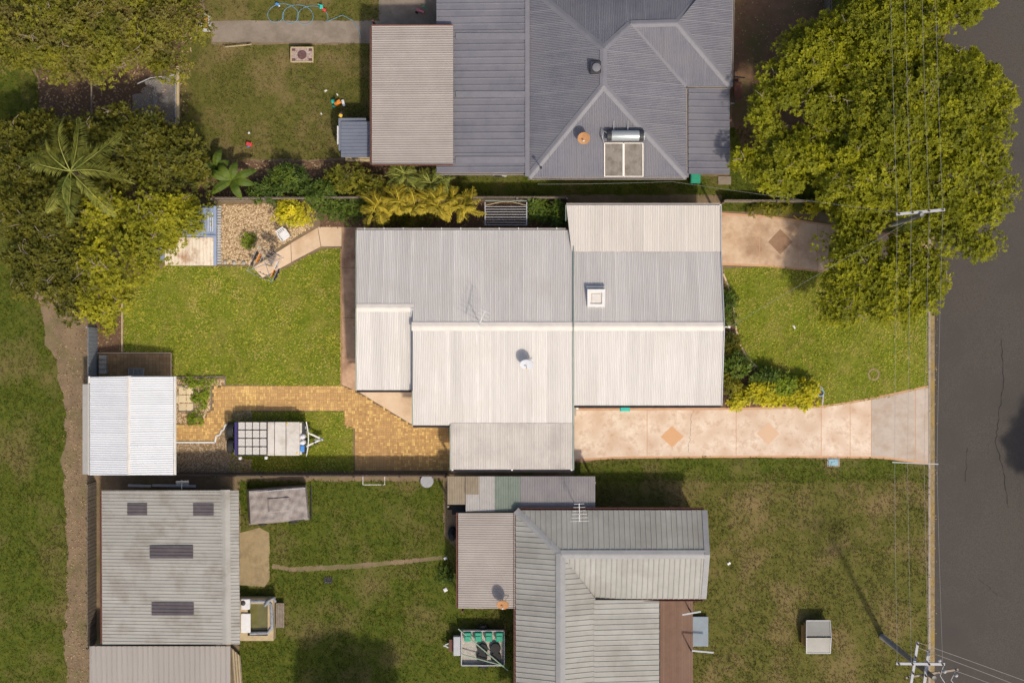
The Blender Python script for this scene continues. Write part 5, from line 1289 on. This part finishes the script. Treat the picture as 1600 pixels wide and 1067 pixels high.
garment('dark shirt hung on the lower right of the clothesline', 3, .97, .1, .55, .6, 'purple_cloth'); garment('white towel hung on the lower right of the clothesline', 3, .7, .5, .9, .5, 'white_plastic', 'towel'); garment('orange towel on the right of the clothesline', 3, .7, .05, .42, .55, 'orange', 'towel')
garment('dark trousers hung at the top of the clothesline', 0, .97, .15, .7, .7, 'purple_cloth'); garment('grey shirt hung at the top of the clothesline', 0, .7, .3, .8, .5, 'black_paint'); garment('black shirt hung on the left of the clothesline', 1, .97, .2, .75, .6, 'black_paint')
garment('orange shirt hung on the left of the clothesline', 1, .7, .1, .6, .5, 'orange'); garment('dark shorts hung at the bottom of the clothesline', 2, .97, .2, .7, .4, 'purple_cloth'); garment('black towel hung at the bottom of the clothesline', 2, .7, .3, .75, .5, 'black_paint', 'towel')

ch = thing('garden_chair', 'white plastic garden chair on the pale pebbles', 'chair', W(444, 368, 0)); cw = W(444, 368, .42); rz = .6
cs, sn = math.cos(rz), math.sin(rz)
def R2(x, y, z): return Vector((cw.x + x * cs - y * sn, cw.y + x * sn + y * cs, z))
mb = MB(); mb.box(R2(0, 0, .43), (.50, .48, .04), rz, bev=.015); build(mb, 'seat', M['white_plastic'], ch)
mb = MB()
for t in np.linspace(-.2, .2, 5): mb.beam(R2(t, .24, .45), R2(t * 1.1, .36, .86), .06, .02)
mb.beam(R2(-.26, .37, .86), R2(.26, .37, .86), .06, .05); build(mb, 'backrest', M['white_plastic'], ch)
for x in (-.24, .24):
    mb = MB(); mb.beam(R2(x * 1.15, -.2, .64), R2(x * 1.15, .28, .66), .06, .03); build(mb, 'armrest', M['white_plastic'], ch)
    for y in (-.22, .22): mb = MB(); mb.beam(R2(x * 1.1, y * 1.1, 0), R2(x, y, .62 if y < 0 else .43), .04, .04); build(mb, 'leg', M['white_plastic'], ch)

fc = thing('folding_clothesline', 'folding frame clothesline with parallel bars behind the house', 'clothesline', W(790, 335, 0)); fz = 1.55
for a, b in [((758, 316), (758, 352)), ((823, 316), (823, 352)), ((758, 314), (823, 314))]: mb = MB(); mb.beam(W(*a, fz), W(*b, fz), .05, .05); build(mb, 'frame_bar', M['grey_paint'] if a[1] == 316 else M['green_trim'], fc)
for i in range(8): mb = MB(); y = 323 + i * 4.1; mb.tube([W(758, y, fz), W(823, y, fz)], .022, 6); build(mb, 'line', M['grey_paint'], fc)
mb = MB(); mb.tube([W(759, 321, fz + .05), W(783, 315.5, fz + .08), W(800, 315.5, fz + .08), W(822, 321, fz + .05)], .022, 6); build(mb, 'brace', M['pale_timber'], fc)
for x in (760, 821): mb = MB(); p = W(x, 351, fz); mb.beam((p.x, p.y, 0), (p.x, p.y, fz), .05, .05); build(mb, 'post', M['grey_paint'], fc)

# ------------------------------------------------------------------ stones, bins, toys and other small things
gbed = [x for x in bpy.data.objects if x.get('label') == 'pebbles and weeds round the stepping stones'][0]
for x, y in [(285, 610), (297, 610), (285, 623), (297, 623), (285, 636), (297, 636), (276.5, 624)]:
    mb = MB(); mb.box(W(x, y, .035), (.41 if x > 280 else .2, .43, .05), random.uniform(-.03, .03), bev=.012); build(mb, 'stepping_stone', M['slab_pale'], gbed)
mb = MB()
for a, b in [((279, 602), (303, 602)), ((303, 602), (303, 643)), ((303, 643), (279, 643)), ((351, 588), (274, 589)), ((331, 604), (330, 640)), ((352, 588), (352, 602))]: mb.beam(W(*a, .05), W(*b, .05), .05, .10)
build(mb, 'bed_edging', M['timber'], gbed)
mb = MB()
for i in range(4): mb.box(W(161 + random.uniform(-.5, .5), 558 + i * 7.5, .16), (.42, .25, .30), random.uniform(-.05, .05), bev=.02)
tag(build(mb, 'stacked_blocks', M['grey_stone']), 'pile of pale grey stones by the left fence', 'stones')
bl_ = thing('concrete_block', 'grey hollow concrete block lying on the square pavers', 'block', W(213, 581, 0)); mb = MB()
for dx in (-.42, -.14, .14, .42): mb.box(W(213, 581, .12) + Vector((dx, 0, 0)), (.05, .36, .2))
for dy in (-.19, .19): mb.box(W(213, 581, .12) + Vector((0, dy, 0)), (.90, .05, .2))
mb.box(W(213, 581, .06), (.86, .34, .04)); build(mb, 'shell', M['grey_stone'], bl_)
mb = MB(); mb.beam(W(191, 452, .06), W(191, 550, .06), .09, .12); tag(build(mb, 'garden_edging', M['pale_timber']), 'timber edging between left bed and back lawn', 'edging')
mb = MB(); mb.tube([W(x, y, .05) for x, y in [(1130, 428), (1138, 447), (1145, 475), (1150, 515), (1157, 540), (1168, 560), (1182, 573)]], .06, 6); tag(build(mb, 'garden_edging', M['path_light']), 'curved stone edging of the front bed', 'edging')
mb = MB(); mb.tube([W(x, y, .05) for x, y in [(1276, 600), (1284, 606), (1286, 618), (1284, 634)]], .07, 6); tag(build(mb, 'garden_edging', M['grey_stone']), 'short stone edging at the right end of the front bed', 'edging')
for i, (x, y) in enumerate([(352, 410), (359, 407), (366, 411), (374, 409), (381, 411)]):
    mb = MB(); k = len(mb.v); mb.lathe(W(x, y, 0), [(.08, 0), (.13, .05), (.11, .12), (.04, .16)], 7); tag(build(mb, 'border_stone', M['pale_timber'] if i % 2 else M['grey_stone']), ['leftmost border stone below the pebble bed', 'second border stone below the pebble bed', 'middle border stone below the pebble bed', 'fourth border stone below the pebble bed', 'rightmost border stone below the pebble bed'][i], 'stone', 'border stones of the pebble bed')
o = thing('planter_pot', 'round pot with pale blue rim at the end of the front bed', 'pot', W(1280, 613, 0)); c = W(1280, 613, 0)
mb = MB(); mb.lathe(c, [(.14, 0), (.20, .3), (.22, .32), (.18, .33), (.15, .25)], 16); build(mb, 'body', M['light_blue'], o); mb = MB(); mb.lathe(c, [(.02, .24), (.15, .255)], 12); build(mb, 'soil', M['mulch'], o)
mb = MB(); mb.lathe(W(1365, 585, 0), [(.24, .005), (.24, .03), (.36, .03), (.36, .005)], 24); tag(build(mb, 'ring', M['sand_conc']), 'concrete ring set into the front lawn', 'ring')
o = thing('water_meter_cover', 'pale blue cover plate in the grass below the driveway', 'cover', W(1302, 722, 0)); mb = MB(); mb.box(W(1302, 722, .03), (.55, .38, .05), bev=.02); build(mb, 'plate', M['light_blue'], o); mb = MB(); mb.box(W(1302, 722, .015), (.75, .52, .03)); build(mb, 'collar', M['kerb'], o)
o = thing('kennel', 'small gabled grey kennel on the lower front lawn', 'kennel', W(1277, 994, 0)); kz = .75
for ya, yb, za, zb in [(969, 995, .72, 1.0), (1020, 995, .72, 1.0)]:
    q = [W(1260, ya, za), W(1297, ya, za), W(1298.5, yb, zb), W(1260, yb, zb)]; mb = MB(); n_ = (q[1] - q[0]).cross(q[2] - q[1])
    q = q if n_.z > 0 else q[::-1]; mb.solid([p - Vector((0, 0, .04)) for p in q], q); r_ = build(mb, 'roof_panel', M['zinc_roof'], o)
    mb = MB()
    for s_, e_ in zip(q, q[1:] + q[:1]): mb.beam(s_ + Vector((0, 0, .01)), e_ + Vector((0, 0, .01)), .05, .05)
    build(mb, 'trim', M['grey_paint'], r_)
mb = MB(); p, q = W(1262, 1015), W(1293, 973); mb.box(((p.x + q.x) / 2, (p.y + q.y) / 2, .36), (q.x - p.x, q.y - p.y, .70)); build(mb, 'wall', M['grey_wall'], o)
mb = MB(); mb.box(W(1256, 991, .3), (.30, 1.1, .10)); build(mb, 'straw_step', M['straw'], o)
mb = MB(); mb.box(W(1258, 991, .45) , (.06, 1.3, .6)); build(mb, 'front_board', M['straw'], o)

o = thing('patio_table', 'low mosaic topped garden table on the upper lawn', 'table', W(472, 86, 0)); c = W(472, 86, .42)
mb = MB(); mb.box(c, (1.22, .82, .05)); build(mb, 'top', M['rug'], o)
for dx, dy, w, h in [(0, .41, 1.3, .07), (0, -.41, 1.3, .07), (.63, 0, .07, .76), (-.63, 0, .07, .76)]: mb = MB(); mb.box(c + Vector((dx, dy, .01)), (w, h, .09)); build(mb, 'edge_rail', M['pale_timber'], o)
for dx in (-.48, .48):
    for dy in (-.28, .28):
        mb = MB(); mb.box(c + Vector((dx, dy, .028)), (.2, .14, .012)); build(mb, 'corner_inlay', M['dark_mosaic'], o)
        mb = MB(); mb.box(c + Vector((dx * 1.2, dy * 1.25, -.22)), (.06, .06, .42)); build(mb, 'leg', M['pale_timber'], o)
mb = MB(); mb.lathe(c + Vector((0, 0, .026)), [(.27, 0), (.26, .012), (.02, .014)], 18); build(mb, 'centre_inlay', M['dark_mosaic'], o)

# chicken pen with draped netting
pn = thing('pen', 'timber framed pen draped with torn grey netting', 'pen', W(235, 155, 0)); pz = 1.5
mb = MB(); mb.beam(W(278, 104, pz), W(278, 194, pz), .16, .10); build(mb, 'beam', M['pale_timber'], pn)
mb = MB(); mb.beam(W(190, 197, pz), W(278, 195, pz), .05, .06); build(mb, 'beam', M['timber'], pn)
mb = MB(); mb.beam(W(143, 128, pz), W(143, 182, pz), .07, .08); build(mb, 'beam', M['timber'], pn)
for x, y in [(278, 106), (278, 192), (143, 130), (143, 180), (200, 196)]: mb = MB(); p = W(x, y, pz); mb.box((p.x, p.y, pz / 2), (.08, .08, pz)); build(mb, 'post', M['timber'], pn)
mb = MB(); n = 14
outl = lambda u, v: (198 + 76 * u + (6 * math.sin(v * 3.1) * (u - 1) if u > .5 else 10 * math.sin(v * 3)), 121 + 72 * v - 4 * u * (1 - v) + 12 * (1 - u) * (1 - v) - 8 * (1 - u) * v)
G = [[W(*outl(i / n, j / n), pz + .05 - .55 * math.sin(math.pi * i / n) * math.sin(math.pi * j / n) * (.7 + .3 * random.random()) - .5 * (1 - i / n)) for j in range(n + 1)] for i in range(n + 1)]
for i in range(n):
    for j in range(n):
        if (i < 5 and j < 4 and i + j < 6): continue
        mb.face([G[i][j], G[i + 1][j], G[i + 1][j + 1], G[i][j + 1]])
build(mb, 'netting', M['net'], pn, smooth=True)
mb = MB(); mb.tube([W(215, 131, 1.4), W(235, 122, 1.5), W(275, 117, 1.55)], .03, 6); mb.tube([G[n][j] for j in range(n + 1)], .02, 5); mb.tube([G[i][n] for i in range(n + 1)], .02, 5); build(mb, 'hem', M['grey_paint'], pn)

def tub(label, x, y, w, d, h, m, name='tub', rz=0):
    o = thing(name, label, 'tub', W(x, y, 0)); c = W(x, y, 0); mb = MB()
    for dx, dy, a, b in [(-w / 2, 0, .05, d), (w / 2, 0, .05, d), (0, -d / 2, w, .05), (0, d / 2, w, .05)]: mb.box((c.x + dx, c.y + dy, h / 2), (a, b, h))
    build(mb, 'shell', m, o); mb = MB(); mb.box((c.x, c.y, h * .4), (w - .06, d - .06, h * .5)); build(mb, 'contents', M['straw'], o)
tub('pale bathtub planter at the left end of the grey path', 324, 38, .42, .85, .5, M['white_plastic'], 'planter')
mb = MB(); mb.beam(W(352, 74, .3), W(393, 70, .3), .05, .05); mb.beam(W(352, 72, 0), W(352, 74, .32), .04, .04); tag(build(mb, 'rail', M['pale_timber']), 'pale timber rail on the upper lawn', 'rail')
hs = [W(425 + 55 * t + 18 * math.cos(t * 15), 20 + 15 * math.sin(t * 15) + 4 * t, .03) for t in np.linspace(0, 1.3, 70)] + [W(x, y, .04) for x, y in [(535, 24), (550, 32), (560, 45), (564, 60)]]
mb = MB(); mb.tube(hs, .022, 5); tag(build(mb, 'garden_hose', M['hose']), 'tangled blue garden hose on the upper path', 'hose')
def toy(name, label, x, y, pieces, z=0):
    o = thing(name, label, 'toy', W(x, y, 0)); c = W(x, y, z)
    for nm, dx, dy, dz, w, d, h, m in pieces: mb = MB(); mb.box(c + Vector((dx, dy, dz)), (w, d, h), random.uniform(-.6, .6), bev=.03); build(mb, nm, M[m], o)
toy('toy_animal', 'teal and orange toy with a white tail on the upper lawn', 528, 162, [('body', 0, 0, .15, .4, .24, .25, 'orange'), ('head', -.25, .08, .2, .2, .2, .2, 'teal'), ('foot', -.22, -.18, .08, .16, .12, .15, 'teal'), ('tail', .33, 0, .12, .16, .4, .16, 'white_plastic')])
toy('toy_car', 'red toy car with blue end on the upper lawn', 390, 226, [('body', 0, 0, .12, .34, .22, .2, 'red'), ('seat', -.05, -.12, .1, .16, .1, .12, 'blue'), ('nose', .12, .08, .12, .1, .1, .1, 'yellow')])
toy('toy_tricycle', 'teal and red toy beside the tangled hose', 503, 13, [('seat', 0, 0, .2, .2, .22, .15, 'teal'), ('body', .14, -.14, .15, .25, .16, .2, 'red'), ('bar', -.06, .1, .3, .3, .05, .05, 'teal')])
toy('toy_scooter', 'pink and green toy scooter on the dark concrete pad', 657, 18, [('deck', 0, 0, .08, .5, .14, .08, 'pink'), ('handle', .3, .14, .3, .4, .05, .05, 'green_bin'), ('wheel', -.22, -.1, .08, .16, .1, .16, 'black')])
toy('toy_ball_set', 'blue toy beside the left end of the hose', 434, 8, [('body', 0, 0, .12, .22, .14, .2, 'blue'), ('cap', .1, -.08, .1, .1, .1, .1, 'white_plastic')])
toy('toy_bucket', 'yellow and purple bucket on the corner of the tool shed', 540, 191, [('bucket', 0, 0, 2.05, .18, .18, .2, 'yellow'), ('spade', .02, .15, 2.02, .14, .12, .12, 'purple_cloth')])
def scrap(name, label, x, y, w, d, h, m, cat='scrap', rz=.5):
    mb = MB(); mb.box(W(x, y, .012 + h / 2), (w, d, h), rz, bev=min(.02, h * .3)); mb.box(W(x, y, .012 + h * 1.1) , (w * .6, d * .5, h * .3), rz + .4); tag(build(mb, name, M[m]), label, cat)
scrap('paper_scrap', 'white scrap of paper on the front lawn', 1241, 511, .10, .22, .03, 'white_plastic')
scrap('paper_scrap', 'white scrap on the upper lawn left of the toy', 509, 142, .16, .10, .04, 'white_plastic')
scrap('paper_scrap', 'small white scrap above the teal toy', 527, 148, .07, .14, .03, 'white_plastic')
scrap('paper_scrap', 'small white scrap below the teal toy', 502, 178, .08, .12, .03, 'white_plastic')
scrap('paper_scrap', 'white scrap on the upper lawn by the shrubs', 389, 208, .12, .12, .04, 'white_plastic')
scrap('paper_scrap', 'white scrap by the worn track on the lower lawn', 696, 872, .2, .16, .06, 'white_plastic')
scrap('paper_scrap', 'white scrap on the lawn right of the zinc roof', 1139, 880, .2, .14, .05, 'white_plastic')
scrap('pot_lid', 'pale round lid on the lawn by the taupe carport', 696, 921, .22, .22, .08, 'white_plastic', 'lid')
scrap('stone_slab', 'brown paving slab left of the street tree shade', 1132, 282, .75, .5, .06, 'grey_conc', 'slab', 0)
mb = MB(); mb.beam(W(1240, 337, .08), W(1247, 343, .05), .05, .04); mb.beam(W(1247, 343, .05), W(1254, 339, .08), .05, .04); tag(build(mb, 'bent_stick', M['yellow']), 'bent yellow stick beside the pink driveway', 'stick')
sg = thing('slatted_grate', 'small dark slatted grate lying on the lower back lawn', 'grate', W(512, 906, 0))
for i in range(4): mb = MB(); mb.beam(W(507.5 + i * 3.4, 911, .06), W(508.5 + i * 3.4, 901, .06), .05, .04); build(mb, 'slat', M['purple_cloth'], sg)
mb = MB(); mb.beam(W(507, 909, .03), W(519, 909, .03), .04, .03); build(mb, 'bearer', M['timber'], sg)
ty = thing('tyre', 'pale painted tyre by the boundary fence', 'tyre', W(667, 751, 0)); mb = MB(); mb.lathe(W(667, 751, .1), [(.2, -.1), (.36, -.1), (.40, 0), (.36, .1), (.2, .1)], 22); build(mb, 'casing', mat('pale_painted_rubber', (.34, .35, .37), (.28, .29, .31), 4), ty); mb = MB(); mb.lathe(W(667, 751, .06), [(.19, -.03), (.19, .06)], 16); build(mb, 'fill', M['mulch'], ty)
gl = thing('toy_goal', 'thin white wire goal frame by the boundary fence', 'goal', W(584, 748, 0))
for a, b in [((567, 742, .02), (567, 757, .02)), ((601, 742, .02), (601, 757, .02)), ((567, 757, .02), (601, 757, .02)), ((567, 742, .02), (567, 742, .8)), ((601, 742, .02), (601, 742, .8)), ((567, 742, .8), (601, 742, .8))]: mb = MB(); mb.tube([W(*a), W(*b)], .022, 5); build(mb, 'bar', M['white_paint'], gl)
sw = thing('garden_swing', 'black framed seat at the edge of the red soil bed', 'seat', W(1150, 140, 0))
mb = MB(); mb.box(W(1153, 142, .4), (.45, 1.0, .05)); build(mb, 'seat', M['rust'], sw)
for a, b in [((1147, 110, .9), (1147, 122, .9)), ((1147, 120, .9), (1164, 122, .9)), ((1147, 150, .9), (1147, 163, .9)), ((1141, 162, .9), (1148, 162, .9)), ((1147, 122, 0), (1147, 122, .9)), ((1147, 150, 0), (1147, 150, .9))]: mb = MB(); mb.beam(W(*a), W(*b), .06, .06); build(mb, 'frame_bar', M['black_paint'] if a[0] == 1147 else M['grey_paint'], sw)
# clutter behind the lower left shed
cl = thing('antenna_mast', 'dismantled antenna lying behind the large shed', 'antenna', W(285, 755, 0)); mb = MB(); mb.tube([W(284, 750, 2.2), W(284, 764, 2.6)], .03, 6); build(mb, 'mast', M['steel'], cl)
for i in range(4): mb = MB(); mb.tube([W(275, 752 + i * 2, 2.25), W(295, 751 + i * 2, 2.25)], .015, 5); build(mb, 'element', M['grey_paint'], cl)
for lab, x0_, x1_, y in [('pale plank leaning behind the large shed, left one', 200, 236, 758), ('pale plank leaning behind the large shed, right one', 238, 306, 758)]: mb = MB(); mb.beam(W(x0_, y, .9), W(x1_, y + 1, .9), .14, .05); mb.beam(W(x0_ + 4, y, 0), W(x0_ + 4, y, .9), .05, .05); tag(build(mb, 'plank', M['grey_paint']), lab, 'plank')
for i in range(7):
    mb = MB(); x = 362 + i * 2.1; mb.beam(W(x, 1012 + i * 2, .3), W(x + 5, 1085, .3), .07, .05); tag(build(mb, 'timber_offcut', M['pale_timber'] if i % 2 else M['timber']), '%s timber offcut from the left in the pile beside the ribbed lean-to' % ['first', 'second', 'third', 'fourth', 'fifth', 'sixth', 'seventh'][i], 'timber', 'timber offcuts beside the lean-to')

# ------------------------------------------------------------------ power poles and wires
def pole(label, px, py, h, arms, name='power_pole'):
    p = W(px, py, h); b = Vector((p.x, p.y, 0)); o = thing(name, label, 'power pole', b)
    mb = MB(); mb.tube([b, (p.x, p.y, h)], .17, 12, r2=.12); build(mb, 'shaft', M['pole'], o, smooth=True)
    for a, c, z, w, m in arms:
        mb = MB(); mb.beam(W(*a, z), W(*c, z), w, .11); ar = build(mb, 'crossarm', M[m], o)
        A, B = W(*a, z), W(*c, z)
        for t in (.05, .33, .67, .95):
            q = A.lerp(B, t); mb = MB(); mb.lathe(q + Vector((0, 0, .05)), [(.025, 0), (.05, .05), (.035, .08), (.05, .11), (.02, .15)], 8); build(mb, 'insulator', M['ceramic'], ar)
    return o
pole('power pole with one pale crossarm standing in the street tree', 1441, 336, 8.2, [((1400, 335), (1476, 328), 8.0, .14, 'grey_paint')])
pp = pole('power pole with several crossarms at the lower right corner', 1460, 1059, 8.7,
     [((1400, 1036), (1476, 1037), 8.5, .13, 'grey_paint'), ((1434, 1002), (1422, 1075), 8.2, .13, 'grey_paint'), ((1451, 1014), (1443, 1075), 7.9, .15, 'grey_paint'), ((1415, 1058), (1497, 1045), 7.6, .10, 'kerb')])
mb = MB()
for x, y in [(1466, 1030), (1474, 1047), (1492, 1053)]: mb.lathe(W(x, y, 8.4), [(.03, 0), (.09, .05), (.09, .22), (.04, .28)], 9)
mb.tube([W(1474, 1040, 8.2), W(1469, 1055, 8.2), W(1476, 1066, 8.0)], .02, 5); mb.tube([W(1492, 1050, 8.2), W(1486, 1062, 8.1), W(1492, 1070, 8)], .02, 5); build(mb, 'fittings', M['grey_paint'], pp)
def wire(label, pts, sag=.25, r=.016, group=None):
    out = []
    for (a, b) in zip(pts, pts[1:]):
        A, B = W(*a), W(*b)
        for t in np.linspace(0, 1, 12)[:-1]: out.append(A.lerp(B, t) - Vector((0, 0, sag * 4 * t * (1 - t))))
    out.append(W(*pts[-1])); mb = MB(); mb.tube(out, r, 5); tag(build(mb, 'power_wire', M['wire']), label, 'wire', group)
for i, nm in enumerate(['first', 'second', 'third', 'fourth']):
    wire('overhead power wire along the verge, %s from the house side' % nm, [((1391, 1413, 1440, 1461)[i], -30, 8.3), ((1402, 1424, 1452, 1473)[i], (335, 333, 331, 329)[i], 8.18), ((1398, 1418, 1444, 1464)[i], 723, 8.15), ((1402, 1424, 1451, 1473)[i], 1036, 8.65)], .06, .0065, group='overhead wires along the verge')
mb = MB(); mb.beam(W(1394, 722, 8.15), W(1466, 725, 8.15), .05, .05); tag(build(mb, 'wire_spreader', M['grey_paint']), 'pale spreader bar across the wires near the driveway entrance', 'spreader')
wire('service wire from the street pole to the front gable', [(1438, 336, 7.6), (1141, 511, 3.82)], .5, .006)
wire('service wire from the street pole along the slate house', [(1436, 336, 7.7), (1050, 284, 3.4), (840, 288, 3.2)], .3, .006)
for i, (x, y, x2, y2) in enumerate([(1434, 1003, 1620, 1070), (1436, 1012, 1620, 1082), (1492, 1047, 1620, 1095)]):
    wire(['top wire crossing the street from the corner pole', 'middle wire crossing the street from the corner pole', 'lowest wire crossing the street from the corner pole'][i], [(x, y, 8.3), (x2, y2, 8.4)], .1, .011, 'wires crossing the street')

litter('leaf scraps blown along the kerb and road', [(1452, -10), (1475, -10), (1466, 500), (1464, 1067), (1452, 1067)], 420, M['dead_leaf'], (.03, .07))
for o in bpy.data.objects:
    if o.get('label') == 'leaf scraps blown along the kerb and road': o.location.z -= .13

def bin_(label, x, y, m, face=-1):
    c = W(x, y, 0); o = thing('wheelie_bin', label, 'bin', c); mb = MB()
    q = lambda w, d, z: [(c.x - w, c.y - d, z), (c.x + w, c.y - d, z), (c.x + w, c.y + d, z), (c.x - w, c.y + d, z)]
    mb.solid(q(.20, .20, .08), q(.27, .30, .92)); build(mb, 'body', M[m], o)
    mb = MB(); mb.solid(q(.29, .33, .93), q(.24, .28, 1.0)); ld = build(mb, 'lid', M[m], o)
    mb = MB(); mb.beam((c.x - .22, c.y - face * .36, .95), (c.x + .22, c.y - face * .36, .95), .04, .04); build(mb, 'handle', M['black_paint'], ld)
    for k in (-1, 1): wheel(o, Vector((c.x + k * .24, c.y - face * .2, .1)), .1, .05, 'x')
bin_('bright teal bin standing under the front eave', 974, 632, 'teal')
bin_('green bin at the foot of the slate awning', 1083, 281, 'green_bin')
o = thing('air_conditioner', 'white air conditioner below the long slate roof', 'air conditioner', W(781, 272, 0)); c = W(781, 272, 0)
mb = MB(); mb.box(c + Vector((0, 0, .42)), (.84, .34, .64), bev=.03); build(mb, 'casing', M['white_plastic'], o)
mb = MB(); mb.lathe(c + Vector((-.12, -.18, .42)), [(.26, 0), (.26, -.03), (.05, -.04)], 18, axis='y'); build(mb, 'fan_grille', M['black_paint'], o)
for dx in (-.3, .3): mb = MB(); mb.box(c + Vector((dx, 0, .05)), (.06, .4, .1)); build(mb, 'foot', M['steel'], o)
o = thing('bench', 'pale bench below the slate blue tool shed', 'bench', W(560, 250, 0)); c = W(560, 250, 0)
for dy in (-.09, .09): mb = MB(); mb.box(c + Vector((0, dy, .42)), (1.4, .15, .04)); build(mb, 'seat_board', M['pale_timber'], o)
for dx in (-.55, .55): mb = MB(); mb.box(c + Vector((dx, 0, .2)), (.06, .3, .4)); build(mb, 'leg', M['timber'], o)
c = W(707, 833, 0); mb = MB(); mb.lathe((c.x, c.y, 0), [(.2, 0), (.27, .12), (.25, .28), (.14, .42), (.05, .47), (.08, .54)], 14)
mb.v = [(c.x + (v[0] - c.x) * (1 + .12 * math.sin(7 * v[2] + 3 * v[1])), c.y + (v[1] - c.y) * 1.6, v[2]) for v in mb.v]
tag(build(mb, 'rubbish_bag', M['black'], smooth=True), 'black bag beside the taupe carport', 'bag')
o = thing('wheelbarrow', 'black wheelbarrow under the tan lean-to sheet', 'wheelbarrow', W(719, 794, 0)); c = W(719, 794, 0); mb = MB()
mb.solid([(c.x - .25, c.y - .15, .3), (c.x + .2, c.y - .15, .3), (c.x + .2, c.y + .15, .3), (c.x - .25, c.y + .15, .3)], [(c.x - .45, c.y - .28, .55), (c.x + .35, c.y - .28, .55), (c.x + .35, c.y + .28, .55), (c.x - .45, c.y + .28, .55)]); build(mb, 'tray', M['black'], o)
for k in (-1, 1): mb = MB(); mb.tube([(c.x - .55, c.y, .2), (c.x, c.y + k * .2, .28), (c.x + .75, c.y + k * .26, .55)], .02, 6); build(mb, 'handle', M['steel'], o)
wheel(o, Vector((c.x - .55, c.y, .18)), .18, .08, 'y')
